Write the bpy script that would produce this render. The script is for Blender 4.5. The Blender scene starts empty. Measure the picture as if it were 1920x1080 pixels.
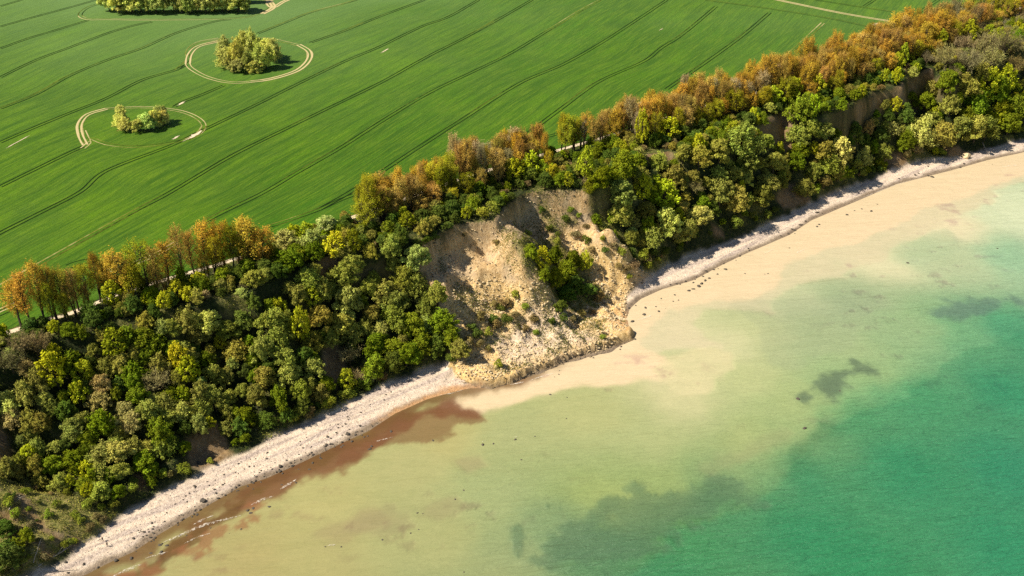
import bpy, math, random
import numpy as np
from mathutils import Vector, Matrix
R = math.radians
rng = np.random.default_rng(7)
random.seed(7)
sc = bpy.context.scene
COL = sc.collection

# ------------------------------------------------------------------ camera, sky, sun, exposure
CAM_H, FPX, PITCH = 230.0, 2000.0, R(30)
cam = bpy.data.cameras.new('camera'); camo = bpy.data.objects.new('camera', cam); COL.objects.link(camo)
camo.location = (0, 0, CAM_H); camo.rotation_euler = (R(90) - PITCH, 0, 0)
cam.sensor_width = 36.0; cam.lens = 36.0 * FPX / 1920.0; cam.clip_end = 20000; cam.clip_start = 1
sc.camera = camo
SUN_EL, SUN_TRAVEL = R(48), R(11)          # light travels towards +x, slightly away from the camera
w = bpy.data.worlds.new("World"); sc.world = w; w.use_nodes = True
nt = w.node_tree; bg = nt.nodes['Background']
sky = nt.nodes.new('ShaderNodeTexSky'); sky.sky_type = 'NISHITA'; sky.sun_disc = False
sky.sun_elevation = SUN_EL; sky.sun_rotation = R(-90) - SUN_TRAVEL
sky.air_density = 1.0; sky.dust_density = 0.6
nt.links.new(sky.outputs[0], bg.inputs[0]); bg.inputs[1].default_value = 0.056
sl = bpy.data.lights.new('sun', 'SUN'); sl.energy = 5.0; sl.angle = R(0.5); sl.color = (1.0, 0.92, 0.77)
so = bpy.data.objects.new('sun', sl); COL.objects.link(so)
Ldir = Vector((math.cos(SUN_TRAVEL) * math.cos(SUN_EL), math.sin(SUN_TRAVEL) * math.cos(SUN_EL), -math.sin(SUN_EL)))
so.rotation_euler = Ldir.to_track_quat('-Z', 'Y').to_euler(); so.location = (-200, 200, 300)
sc.view_settings.view_transform = 'Standard'; sc.view_settings.look = 'None'
sc.view_settings.exposure = 0.72; sc.view_settings.gamma = 1.0
sc.cycles.max_bounces = 4; sc.cycles.diffuse_bounces = 2; sc.cycles.transparent_max_bounces = 6
sc.cycles.glossy_bounces = 2; sc.cycles.transmission_bounces = 2
sc.cycles.use_denoising = False; sc.cycles.sample_clamp_direct = 3.0; sc.cycles.sample_clamp_indirect = 3.0

# ------------------------------------------------------------------ maths helpers
sP, cP = math.sin(PITCH), math.cos(PITCH)
def ray(px, py):
    a = (px - 960) / FPX; b = (540 - py) / FPX
    return np.array([a, cP + b * sP, -sP + b * cP])
def bp(px, py, z=0.0):
    d = ray(px, py); t = (z - CAM_H) / d[2]
    return d[0] * t, d[1] * t
def project(x, y, z):
    x = np.asarray(x, float); y = np.asarray(y, float); z = np.asarray(z, float) - CAM_H
    dep = y * cP - z * sP; up = y * sP + z * cP
    return 960 + FPX * x / dep, 540 - FPX * up / dep, dep
OX, OY = -137.0, 229.0
def to_uv(x, y): return (x - OX) * .8 + (y - OY) * .6, -(x - OX) * .6 + (y - OY) * .8
def to_xy(u, v): return OX + u * .8 - v * .6, OY + u * .6 + v * .8
def hash2(ix, iy, seed):
    n = (ix.astype(np.int64) * 374761393 + iy.astype(np.int64) * 668265263 + seed * 1274126177) & 0x7fffffff
    n = ((n ^ (n >> 13)) * 1274126177) & 0x7fffffff
    n = n ^ (n >> 16)
    return (n & 0xffff) / 65535.0
def vnoise(x, y, seed=0):
    x = np.asarray(x, float); y = np.asarray(y, float)
    ix = np.floor(x); iy = np.floor(y); fx = x - ix; fy = y - iy
    fx = fx * fx * (3 - 2 * fx); fy = fy * fy * (3 - 2 * fy)
    a = hash2(ix, iy, seed); b = hash2(ix + 1, iy, seed); c = hash2(ix, iy + 1, seed); d = hash2(ix + 1, iy + 1, seed)
    return (a * (1 - fx) + b * fx) * (1 - fy) + (c * (1 - fx) + d * fx) * fy
def fbm(x, y, seed=0, o=4):
    s = 0; a = .5; t = 0
    for k in range(o):
        s = s + a * vnoise(x * 2 ** k + 13.7 * k, y * 2 ** k + 7.1 * k, seed + k); t += a; a *= .5
    return s / t * 2 - 1
def sstep(a, b, x):
    t = np.clip((x - a) / (b - a), 0, 1); return t * t * (3 - 2 * t)
def seg_dist(px, py, L):
    d = np.full(np.shape(px), 1e9)
    for (x0, y0), (x1, y1) in zip(L[:-1], L[1:]):
        dx, dy = x1 - x0, y1 - y0; q = dx * dx + dy * dy + 1e-9
        t = np.clip(((px - x0) * dx + (py - y0) * dy) / q, 0, 1)
        d = np.minimum(d, np.hypot(px - x0 - t * dx, py - y0 - t * dy))
    return d
def inside(px, py, P):
    c = np.zeros(np.shape(px), bool); n = len(P)
    for i in range(n):
        x0, y0 = P[i]; x1, y1 = P[(i + 1) % n]
        if y0 == y1: continue
        m = ((y0 > py) != (y1 > py)) & (px < (x1 - x0) * (py - y0) / (y1 - y0) + x0)
        c ^= m
    return c
def sdist(px, py, P):
    d = seg_dist(px, py, list(P) + [P[0]]); return np.where(inside(px, py, P), d, -d)
def tps_fit(X, Y, V, lam=0.0):
    X = np.asarray(X, float); Y = np.asarray(Y, float); V = np.asarray(V, float); n = len(X)
    r = np.hypot(X[:, None] - X, Y[:, None] - Y); K = r * r * np.log(r + 1e-9) + lam * np.eye(n)
    Pm = np.c_[np.ones(n), X, Y]; A = np.block([[K, Pm], [Pm.T, np.zeros((3, 3))]])
    w_ = np.linalg.solve(A, np.r_[V, np.zeros(3)])
    def f(x, y):
        o = w_[n] + w_[n + 1] * x + w_[n + 2] * y
        for i in range(n):
            r_ = np.hypot(x - X[i], y - Y[i]); o = o + w_[i] * r_ * r_ * np.log(r_ + 1e-9)
        return o
    return f

# ------------------------------------------------------------------ object helpers
def tag(o, label=None, cat=None, group=None, kind=None):
    if label: o['label'] = label
    if cat: o['category'] = cat
    if group: o['group'] = group
    if kind: o['kind'] = kind
    return o
def np_mesh(name, V, F, smooth=False):
    V = np.asarray(V, np.float32); F = np.asarray(F, np.int32); k = F.shape[1]
    me = bpy.data.meshes.new(name)
    me.vertices.add(len(V)); me.vertices.foreach_set('co', V.ravel())
    me.loops.add(F.size); me.loops.foreach_set('vertex_index', F.ravel())
    me.polygons.add(len(F)); me.polygons.foreach_set('loop_start', np.arange(0, F.size, k, dtype=np.int32))
    me.polygons.foreach_set('use_smooth', np.full(len(F), smooth))
    me.update(calc_edges=True)
    return me
def attr_f(me, name, vals):
    a = me.attributes.new(name, 'FLOAT', 'POINT'); a.data.foreach_set('value', np.asarray(vals, np.float32))
def attr_c(me, name, rgb):
    a = me.attributes.new(name, 'FLOAT_COLOR', 'POINT')
    a.data.foreach_set('color', np.c_[rgb, np.ones(len(rgb))].astype(np.float32).ravel())
def ob(name, me, mat=None, parent=None):
    o = bpy.data.objects.new(name, me); COL.objects.link(o)
    if mat is not None and me is not None and len(me.materials) == 0: me.materials.append(mat)
    if parent is not None: o.parent = parent
    return o
def empty(name, loc, rz=0, s=1.0):
    o = bpy.data.objects.new(name, None); COL.objects.link(o); o.location = loc
    o.rotation_euler = (0, 0, rz); o.scale = (s, s, s); o.empty_display_size = .5; return o
def grid_faces(nu, nv):
    i = np.arange(nu * nv).reshape(nv, nu)
    return np.c_[i[:-1, :-1].ravel(), i[:-1, 1:].ravel(), i[1:, 1:].ravel(), i[1:, :-1].ravel()]
def srgb(r, g, b):
    c = np.array([r, g, b]) / 255.0
    return np.where(c <= .04045, c / 12.92, ((c + .055) / 1.055) ** 2.4)

# ------------------------------------------------------------------ materials
class NT:
    def __init__(s, name):
        s.m = bpy.data.materials.new(name); s.m.use_nodes = True; s.t = s.m.node_tree
        s.b = s.t.nodes['Principled BSDF']; s.out = s.t.nodes['Material Output']
    def n(s, typ, **k):
        o = s.t.nodes.new(typ)
        for a, v in k.items():
            if a.startswith('i_'):
                o.inputs[a[2:].replace('_', ' ')].default_value = v
            else: setattr(o, a, v)
        return o
    def l(s, a, b): s.t.links.new(a, b)
    def attr(s, name): return s.n('ShaderNodeAttribute', attribute_name=name)
    def noise(s, scale, detail=4, rough=.6, vec=None, dist=0):
        o = s.n('ShaderNodeTexNoise'); o.inputs['Scale'].default_value = scale
        o.inputs['Detail'].default_value = detail; o.inputs['Roughness'].default_value = rough
        o.inputs['Distortion'].default_value = dist
        if vec is not None: s.l(vec, o.inputs['Vector'])
        return o.outputs['Fac']
    def ramp(s, fac, pts):
        o = s.n('ShaderNodeValToRGB'); e = o.color_ramp.elements
        while len(e) < len(pts): e.new(.5)
        for k, (p, c) in enumerate(pts):
            e[k].position = p; e[k].color = (c, c, c, 1) if np.isscalar(c) else (*c, 1)
        s.l(fac, o.inputs['Fac']); return o.outputs['Color']
    def mix(s, fac, a, b, mode='MIX'):
        o = s.n('ShaderNodeMix', data_type='RGBA', blend_type=mode)
        for v, i in ((fac, 0), (a, 6), (b, 7)):
            if hasattr(v, 'is_linked') or isinstance(v, bpy.types.NodeSocket): s.l(v, o.inputs[i])
            elif i == 0: o.inputs[0].default_value = v
            else: o.inputs[i].default_value = (v, v, v, 1) if np.isscalar(v) else (*v, 1)
        return o.outputs[2]
    def math(s, op, a, b=None, clamp=False):
        o = s.n('ShaderNodeMath', operation=op, use_clamp=clamp)
        for v, i in ((a, 0), (b, 1)):
            if v is None: continue
            if isinstance(v, bpy.types.NodeSocket): s.l(v, o.inputs[i])
            else: o.inputs[i].default_value = v
        return o.outputs[0]
    def bump(s, h, strength=.5, dist=.2):
        o = s.n('ShaderNodeBump'); o.inputs['Strength'].default_value = strength; o.inputs['Distance'].default_value = dist
        s.l(h, o.inputs['Height']); s.l(o.outputs[0], s.b.inputs['Normal'])
    def pos(s): return s.n('ShaderNodeNewGeometry').outputs['Position']
    def scaled(s, vec, sx, sy, sz, rz=0):
        o = s.n('ShaderNodeMapping'); s.l(vec, o.inputs[0]); o.inputs['Scale'].default_value = (sx, sy, sz)
        o.inputs['Rotation'].default_value = (0, 0, rz); return o.outputs[0]

def simple_mat(name, col, rough=.9, var=.25, scale=1.0, spec=.2):
    t = NT(name); n = t.noise(scale, 5, .65)
    c = t.mix(n, tuple(np.array(col) * (1 - var)), tuple(np.minimum(np.array(col) * (1 + var), .95)))
    t.l(c, t.b.inputs['Base Color']); t.b.inputs['Roughness'].default_value = rough
    t.b.inputs['Specular IOR Level'].default_value = spec
    return t.m

# ground of the coast: undergrowth soil, bare clay, pebble beach, wet edge
def red_slide(t): return t.attr('slide').outputs['Fac']
def mat_coast():
    t = NT('coast_ground'); P = t.pos()
    sep = t.n('ShaderNodeSeparateColor'); t.l(t.attr('mask').outputs['Color'], sep.inputs[0])
    bare, beach, wet = sep.outputs[0], sep.outputs[1], sep.outputs[2]
    sep2 = t.n('ShaderNodeSeparateColor'); t.l(t.attr('mask2').outputs['Color'], sep2.inputs[0])
    grass, rubble, red = sep2.outputs[0], sep2.outputs[1], sep2.outputs[2]
    n1 = t.noise(.12, 6, .65, P); n2 = t.noise(.9, 6, .7, P); n3 = t.noise(3.2, 3, .7, P)
    veg = t.ramp(n2, [(.3, (.012, .018, .006)), (.5, (.03, .042, .012)), (.7, (.085, .07, .03))])
    dry = t.ramp(n2, [(.32, (.05, .065, .012)), (.5, (.20, .19, .05)), (.68, (.36, .27, .12))])
    vs = t.scaled(P, .9, .9, .12)
    n4 = t.noise(1.0, 6, .75, vs)
    clay = t.ramp(n4, [(.25, (.20, .12, .05)), (.48, (.50, .33, .155)), (.75, (.76, .57, .33))])
    clay = t.mix(t.ramp(n1, [(.45, 0.0), (.65, .45)]), clay, (.34, .30, .25)); clay = t.mix(red_slide(t), t.mix(1.0, clay, (.46, .44, .42), 'MULTIPLY'), clay)  # clay off the landslide is darkened to paint the shade on the scarps
    debris = t.ramp(n2, [(.28, (.22, .13, .045)), (.45, (.56, .37, .15)), (.6, (.70, .50, .24)), (.78, (.82, .66, .40))])
    clay = t.mix(rubble, clay, debris)
    vor = t.n('ShaderNodeTexVoronoi'); vor.inputs['Scale'].default_value = 1.5; t.l(P, vor.inputs['Vector'])
    vv = t.n('ShaderNodeSeparateColor'); t.l(vor.outputs['Color'], vv.inputs[0])
    sand = t.ramp(n2, [(.25, (.46, .355, .26)), (.5, (.66, .53, .40)), (.75, (.80, .68, .54))])
    # strips of grey pebbles parallel to the water
    us = t.scaled(P, 1, 1, 1, -math.atan2(.6, .8)); us = t.scaled(us, .035, .38, .1)
    ns = t.noise(1.0, 5, .6, us)
    sand = t.mix(t.ramp(ns, [(.44, 0.0), (.60, .8)]), sand, t.ramp(vv.outputs[0], [(0, (.25, .195, .17)), (.6, (.42, .33, .285)), (1, (.56, .46, .39))]))
    sand = t.mix(t.ramp(n3, [(.60, 0.0), (.68, .55)]), sand, (.13, .10, .08))
    c = t.mix(grass, veg, dry); c = t.mix(bare, c, clay); c = t.mix(beach, c, sand)
    c = t.mix(wet, c, t.ramp(n2, [(.3, (.10, .072, .045)), (.7, (.26, .19, .125))]))
    c = t.mix(red, c, t.ramp(n2, [(.3, (.42, .20, .075)), (.7, (.62, .37, .18))]))
    t.l(c, t.b.inputs['Base Color']); t.b.inputs['Roughness'].default_value = .95
    t.b.inputs['Specular IOR Level'].default_value = .15
    h = t.math('ADD', t.math('MULTIPLY', n2, 1.0), t.math('MULTIPLY', n3, .5))
    t.bump(h, .9, .55)
    return t.m

def mat_field():
    t = NT('young_cereal'); P = t.pos()
    rv = t.attr('row').outputs['Vector']
    s1 = t.noise(1.0, 3, .55, t.scaled(rv, 9.0, .012, 1)); s2 = t.noise(1.0, 2, .5, t.scaled(rv, 34.0, .05, 1))
    s3 = t.noise(1.0, 3, .6, t.scaled(rv, 80.0, .25, 1))
    n1 = t.noise(.006, 3, .5, P); n2 = t.noise(.035, 5, .65, P); n3 = t.noise(1.6, 3, .8, P)
    c = t.ramp(n1, [(.38, (.046, .118, .003)), (.62, (.11, .18, .003))])
    c = t.mix(t.ramp(n2, [(.40, 0.0), (.64, .8)]), c, (.062, .105, .016))
    c = t.mix(t.ramp(s1, [(.38, 0.0), (.62, .85)]), c, (.036, .080, .005))
    c = t.mix(t.ramp(s2, [(.45, 0.0), (.68, .65)]), c, (.14, .19, .016))
    c = t.mix(t.ramp(s3, [(.52, 0.0), (.70, .6)]), c, (.022, .055, .005))
    c = t.mix(t.ramp(n3, [(.35, .0), (.75, .55)]), c, (.030, .085, .006))
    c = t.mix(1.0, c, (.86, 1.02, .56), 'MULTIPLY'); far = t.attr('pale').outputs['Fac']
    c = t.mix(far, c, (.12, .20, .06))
    t.l(c, t.b.inputs['Base Color']); t.b.inputs['Roughness'].default_value = .8
    t.b.inputs['Specular IOR Level'].default_value = .12
    t.bump(t.math('ADD', n3, t.math('ADD', s2, t.math('MULTIPLY', s3, 1.2))), .75, .35)
    return t.m

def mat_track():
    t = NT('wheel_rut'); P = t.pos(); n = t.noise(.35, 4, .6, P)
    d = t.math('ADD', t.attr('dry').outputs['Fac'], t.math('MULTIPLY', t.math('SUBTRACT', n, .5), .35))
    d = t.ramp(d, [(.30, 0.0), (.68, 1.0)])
    c = t.ramp(d, [(0, (.008, .020, .004)), (.45, (.13, .15, .02)), (1, (.44, .36, .18))])  # dark end paints the shade inside the ruts, pale end is dry soil
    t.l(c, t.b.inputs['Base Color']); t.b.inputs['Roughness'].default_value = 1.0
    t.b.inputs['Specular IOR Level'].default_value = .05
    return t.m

def mat_leaf():
    t = NT('leaves'); t.t.nodes.remove(t.b)
    oi = t.n('ShaderNodeObjectInfo'); a = t.attr('lv').outputs['Fac']
    hsv = t.n('ShaderNodeHueSaturation'); t.l(oi.outputs['Color'], hsv.inputs['Color'])
    t.l(t.math('ADD', .482, t.math('MULTIPLY', a, .036)), hsv.inputs['Hue'])
    t.l(t.math('ADD', .55, t.math('MULTIPLY', a, .95)), hsv.inputs['Value'])
    d = t.n('ShaderNodeBsdfDiffuse'); tr = t.n('ShaderNodeBsdfTranslucent'); m = t.n('ShaderNodeMixShader')
    m.inputs[0].default_value = .20
    t.l(hsv.outputs[0], d.inputs[0]); t.l(hsv.outputs[0], tr.inputs[0])
    t.l(d.outputs[0], m.inputs[1]); t.l(tr.outputs[0], m.inputs[2]); t.l(m.outputs[0], t.out.inputs[0])
    return t.m

def mat_water():
    t = NT('turbid_sea'); P = t.pos()
    c = t.attr('tint').outputs['Color']
    sw = t.attr('swell').outputs['Fac']
    R1 = t.scaled(P, 1, 1, 1, R(-14))
    w1 = t.noise(1.0, 4, .6, t.scaled(R1, .035, .20, 1), .15)
    w2 = t.noise(1.0, 5, .68, t.scaled(R1, .14, .70, 1), .3)
    w3 = t.noise(1.0, 3, .7, t.scaled(R1, .9, 2.4, 1))
    mott = t.noise(.9, 4, .7, t.scaled(P, .10, .2, 1), 1.2)
    c = t.mix(t.ramp(mott, [(.35, .16), (.6, 0.0)]), c, t.mix(1.0, c, (.60, .72, .62), 'MULTIPLY'))
    t.l(c, t.b.inputs['Base Color']); t.b.inputs['Roughness'].default_value = .32
    t.b.inputs['IOR'].default_value = 1.33
    h = t.math('ADD', t.math('MULTIPLY', w1, 2.6), t.math('ADD', w2, t.math('MULTIPLY', w3, .2)))
    h = t.math('MULTIPLY', h, t.math('ADD', .25, sw))
    t.bump(h, 1.0, .85)
    return t.m

def mat_foam():
    t = NT('foam'); P = t.pos(); n = t.noise(1.1, 6, .85, P); e = t.attr('edge').outputs['Fac']
    a = t.math('SUBTRACT', t.math('ADD', n, t.math('MULTIPLY', e, .26)), .72)
    a = t.math('MULTIPLY', a, 5.0, True)
    t.b.inputs['Base Color'].default_value = (.74, .66, .56, 1); t.b.inputs['Roughness'].default_value = .8
    t.l(a, t.b.inputs['Alpha']); return t.m

M_COAST, M_FIELD, M_TRACK, M_LEAF, M_WATER, M_FOAM = mat_coast(), mat_field(), mat_track(), mat_leaf(), mat_water(), mat_foam()
M_BARK = simple_mat('bark', (.085, .065, .045), .95, .4, 3)
M_PALEBARK = simple_mat('pale_bark', (.42, .36, .28), .9, .3, 3)
M_ROCK = simple_mat('dark_rock', (.075, .062, .048), .8, .6, 2.5, .3)
M_PALEROCK = simple_mat('clay_lump', (.56, .43, .25), .95, .45, 1.2)
M_PATH = simple_mat('dry_sandy_soil', (.58, .47, .33), 1, .25, .8, .05)

# ------------------------------------------------------------------ coast lines (picture points laid on the ground once, then used as world curves)
PLAT = 38.0
W_PX = [(85,1100),(160,1077),(200,1056),(250,1034),(300,1000),(356,967),(400,941),(450,912),(500,896),(560,869),(600,850),(650,826),(690,808),(740,775),(800,748),(850,734),(905,722),(960,712),(1060,672),(1140,650),(1188,636),(1165,590),(1200,560),(1240,542),(1300,525),(1350,498),(1400,474),(1440,457),(1480,440),(1520,413),(1600,379),(1680,345),(1780,320),(1850,300),(1920,285)]
F_PX = [(95,1062),(180,1008),(240,957),(340,905),(430,862),(540,810),(640,765),(720,722),(800,692),(850,680),(1085,582),(1180,548),(1250,498),(1290,480),(1400,440),(1500,392),(1560,365),(1650,330),(1720,305),(1800,293),(1860,275),(1920,262)]
E_PX = [(-60,690),(0,665),(150,620),(250,595),(350,573),(440,552),(470,548),(490,532),(520,520),(575,505),(600,485),(640,475),(660,482),(700,475),(760,460),(800,448),(860,420),(928,414),(945,388),(985,362),(1040,357),(1092,357),(1130,352),(1180,330),(1200,292),(1255,285),(1300,290),(1380,262),(1430,228),(1470,205),(1490,215),(1540,215),(1590,200),(1640,170),(1690,160),(1705,138),(1760,125),(1790,150),(1850,120),(1920,95)]
P_PX = [(0,628),(47,610),(133,587),(233,547),(343,515),(417,493),(497,467),(600,430),(700,393),(800,358),(880,330),(960,306),(1020,289),(1130,258),(1203,236),(1300,205),(1400,178),(1500,148),(1600,112),(1680,82),(1757,62),(1850,34)]
def world(L, z): return [bp(x, y, z) for x, y in L]
W_W, F_W, E_W, P_W = world(W_PX, 0), world(F_PX, 1.6), world(E_PX, PLAT), world(P_PX, PLAT)
def extend(L, u0, u1, vl, vr):
    a = to_xy(u0, vl); b = to_xy(u1, vr); return [a] + L + [b]
W_W = extend(W_W, -150, 760, -6, 12); F_W = extend(F_W, -150, 760, 6, 26); E_W = extend(E_W, -150, 760, 60, 66); P_W = extend(P_W, -150, 760, 84, 95)
def uv_curve(L):
    q = np.array([to_uv(*p) for p in L]); o = np.argsort(q[:, 0]); return q[o, 0], q[o, 1]
CW, CF, CE, CP = map(uv_curve, (W_W, F_W, E_W, P_W))
def cv(C, u): return np.interp(u, C[0], C[1])
E_POLY = [(x, y) for x, y in E_W] + [to_xy(760, 400), to_xy(-150, 400)]

# landslide heights (picture point, height) fitted by a thin plate
LS = [(745,470,38),(790,452,38),(860,418,38),(928,413,38),(950,385,38),(985,361,38),(1040,357,38),(1092,357,38),(700,440,38),(900,380,38),(1000,330,38),(1120,335,38),
 (800,482,31.5),(860,472,29.5),(915,470,27.5),(820,540,24.5),(880,545,20),(950,548,15.5),(800,590,20),(850,600,14),(920,612,10),(990,605,8),(870,640,9),(930,650,5.5),(1000,650,4.5),(1060,625,4.5),
 (860,690,3.5),(920,705,3.2),(1000,682,3.4),(1080,655,2.8),(1140,642,1.7),(1180,628,1.0),(1110,605,2.6),(1165,608,1.0),
 (955,450,34.8),(980,496,28),(1008,543,19),(968,418,28),(1002,450,23.5),(1035,500,17),(1045,550,9),
 (1000,388,31),(1090,383,31.5),(1055,420,25),(1100,435,21),(1075,475,16),(1130,500,10.5),(1100,560,5),(1140,422,28),(1178,468,17.5),(1205,506,7),(1180,545,2.2),(1235,500,2.5),(1085,588,2.0),(1120,380,35)]
lsx, lsy = zip(*[bp(x, y, z) for x, y, z in LS])
LSF = tps_fit(lsx, lsy, [z for _, _, z in LS], 20.0)
LS_PX = [(735,478),(790,450),(860,416),(928,410),(945,385),(985,357),(1095,353),(1128,385),(1162,425),(1198,468),(1235,505),(1180,556),(1180,620),(1140,655),(1060,672),(1000,695),(920,722),(850,700),(835,640),(790,560)]
LS_Z = [38,38,38,38,38,38,38,35,26,16,4,1,1,1,1,1,1,3,9,18]
LS_W = [bp(x, y, z) for (x, y), z in zip(LS_PX, LS_Z)]
TG_PX = [(845,690),(880,712),(925,721),(960,712),(1000,694),(1040,680),(1080,664),(1135,648),(1185,632),(1192,618),(1150,600),(1090,595),(1000,600),(900,640)]
TG_W = world(TG_PX, 1.5)
FRONT_PX = [(880,712),(925,720),(960,711),(1000,693),(1040,679),(1080,663),(1135,647)]
FRONT_W = world(FRONT_PX, 1.5)

# ridges and gullies elsewhere on the cliff: (picture point a, za, picture point b, zb, half width, height change)
RID = [((1640,168),36,(1700,265),12,7,3),((1700,160),34,(1745,235),16,8,-10),((1590,215),34,(1640,290),10,8,-9),((1480,215),34,(1500,280),16,7,-9),
       ((610,488),36,(600,520),26,5,-7),((40,800),24,(90,900),8,10,-7),((380,810),16,(400,880),4,9,-5),
       ((1440,390),10,(1490,385),5,6,-3),((330,850),12,(360,900),3,6,4),((1230,285),36,(1240,320),24,6,-7),((640,640),16,(700,720),4,10,-4),((10,930),14,(120,1040),2,16,3)]
RID_W = [(bp(*a, za), bp(*b, zb), hw, dh) for a, za, b, zb, hw, dh in RID]

def cliff_height(x, y):
    u, v = to_uv(x, y)
    dW, dF, dE = seg_dist(x, y, W_W), seg_dist(x, y, F_W), seg_dist(x, y, E_W)
    vw, vf = cv(CW, u), cv(CF, u)
    top = inside(x, y, E_POLY)
    z = np.where(v < vw, -dW * .10, 0.0)
    m = (v >= vw) & (v < vf)
    z = np.where(m, 1.7 * (dW / (dW + dF + 1e-6)) ** .8, z)
    t = dF / (dF + dE + 1e-6)
    n = fbm(u * .06, v * .045, 3, 4)
    tt = np.clip(t + .10 * n * sstep(0, .2, t) * sstep(1, .8, t), 0, 1)
    g = .03 * sstep(0, .06, tt) + .72 * tt ** 1.3 + (.28 - .72 + .72) * 0; amp = .07 + .19 * sstep(-.05, .35, fbm(u * .022, v * 0 + 3, 15, 2)); g = g * (1 - amp) / .75 + amp * sstep(.82, .97, tt)
    s = (v >= vf) & ~top
    zs = 1.7 + (PLAT - 1.7) * g
    z = np.where(s, zs, z)
    rough = fbm(u * .10, v * .13, 9, 5) * 2.6 + fbm(u * .35, v * .35, 19, 3) * .8
    env = sstep(0, 5, np.where(s, dF, 0)) * sstep(0, 4, np.where(s, dE, 0))
    z = z + rough * env
    for (ax, ay), (bx, by), hw, dh in RID_W:
        d = seg_dist(x, y, [(ax, ay), (bx, by)])
        z = z + np.where(s, dh * np.exp(-(d / hw) ** 2) * sstep(0, 3, dE) * sstep(0, 6, dF), 0)
    z = np.where(top, PLAT, z)
    # the landslide
    sd = sdist(x, y, LS_W)
    zl = np.clip(LSF(x, y), .2, PLAT)
    bl = sstep(-3.0, 4.0, sd + 1.6 * fbm(x * .2, y * .2, 31, 3)) * np.where(top, 0, 1)
    zl = zl + (fbm(x * .16, y * .16, 41, 5) * 2.6 + fbm(x * .5, y * .5, 47, 3) * 1.2 + fbm(u * .42, v * .07, 49, 4) * 1.8 - 3.2 * (np.abs(fbm(u * .13, v * .055, 59, 4)) ** .7 - .35)) * sstep(0, 6, sd) * sstep(36, 20, zl)
    scarp = PLAT - 6.0 - 2.0 * fbm(u * .12, v * .02, 5, 2)
    zl = np.where((dE > .8), np.minimum(zl, np.maximum(scarp - (dE - .8) * .9, np.where(dE < 14, 0, 99) + 0)), zl) if False else zl
    z = z * (1 - bl) + zl * bl
    # scarp just under the edge, everywhere in the landslide
    drop = 3.5 * sstep(.2, 2.4, dE) * sstep(14, 3, dE) * np.where(top, 0, 1) * sstep(-2, 3, sd)
    z = z - drop
    # tongue of debris pushed over the beach, with its broken front
    ts = sdist(x, y, TG_W); df = seg_dist(x, y, FRONT_W)
    zt = 2.9 + .9 * fbm(x * .22, y * .22, 51, 4) + .5 * fbm(x * .9, y * .9, 55, 2)
    front = sstep(-.1, .8, ts + .8 * fbm(x * .35, y * .35, 57, 3))
    z = np.where(ts > -2, np.maximum(z, (zt + .6) * front - .6), z)
    z = np.where((ts < 0) & (df < 9) & (v < vf + 4), np.minimum(z, .35), z)
    return z

# strip grid
DU = .7
us = np.arange(-110, 720, DU); vs_ = np.arange(-32, 120, DU)
UU, VV = np.meshgrid(us, vs_); XX, YY = to_xy(UU, VV)
ZZ = cliff_height(XX, YY)
Z0 = ZZ.copy()
for _k in range(2):
    ZZ[1:-1, 1:-1] = (ZZ[1:-1, 1:-1] * 2 + ZZ[:-2, 1:-1] + ZZ[2:, 1:-1] + ZZ[1:-1, :-2] + ZZ[1:-1, 2:]) / 6
ZZ = np.where(seg_dist(XX, YY, FRONT_W) < 3.5, Z0, ZZ)
def relief(x, y):
    u, v = to_uv(x, y)
    return 1.6 * fbm(u * .006, v * .006, 71, 2) * sstep(150, 320, v)
def hgt(x, y):
    x = np.asarray(x, float); y = np.asarray(y, float)
    u, v = to_uv(x, y); i = (u - us[0]) / DU; j = (v - vs_[0]) / DU
    ok = (i >= 0) & (i < len(us) - 1) & (j >= 0) & (j < len(vs_) - 1)
    ii = np.clip(i, 0, len(us) - 1.001); jj = np.clip(j, 0, len(vs_) - 1.001)
    a = ii.astype(int); b = jj.astype(int); fa = ii - a; fb = jj - b
    z = (ZZ[b, a] * (1 - fa) + ZZ[b, a + 1] * fa) * (1 - fb) + (ZZ[b + 1, a] * (1 - fa) + ZZ[b + 1, a + 1] * fa) * fb
    zz = np.where(v > vs_[-1] - 1, PLAT + relief(x, y), np.where(v < vs_[0], -4.0, z))
    return np.where(ok, z, zz)
def hit(px, py, lift=0.0, sea=True):
    """the first point where the sight line through a picture point comes within LIFT of the ground"""
    d = ray(px, py); t = np.linspace(150, 1100, 1900)
    x, y, z = d[0] * t, d[1] * t, CAM_H + d[2] * t
    g = hgt(x, y)
    if sea: g = np.maximum(g, 0)
    k = np.argmax(z - g - lift < 0)
    k = max(k, 1); f0 = z[k-1] - g[k-1] - lift; f1 = z[k] - g[k] - lift; q = f0 / (f0 - f1 + 1e-9)
    tt = t[k-1] + (t[k] - t[k-1]) * min(max(q, 0), 1)
    return float(d[0] * tt), float(d[1] * tt)

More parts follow.
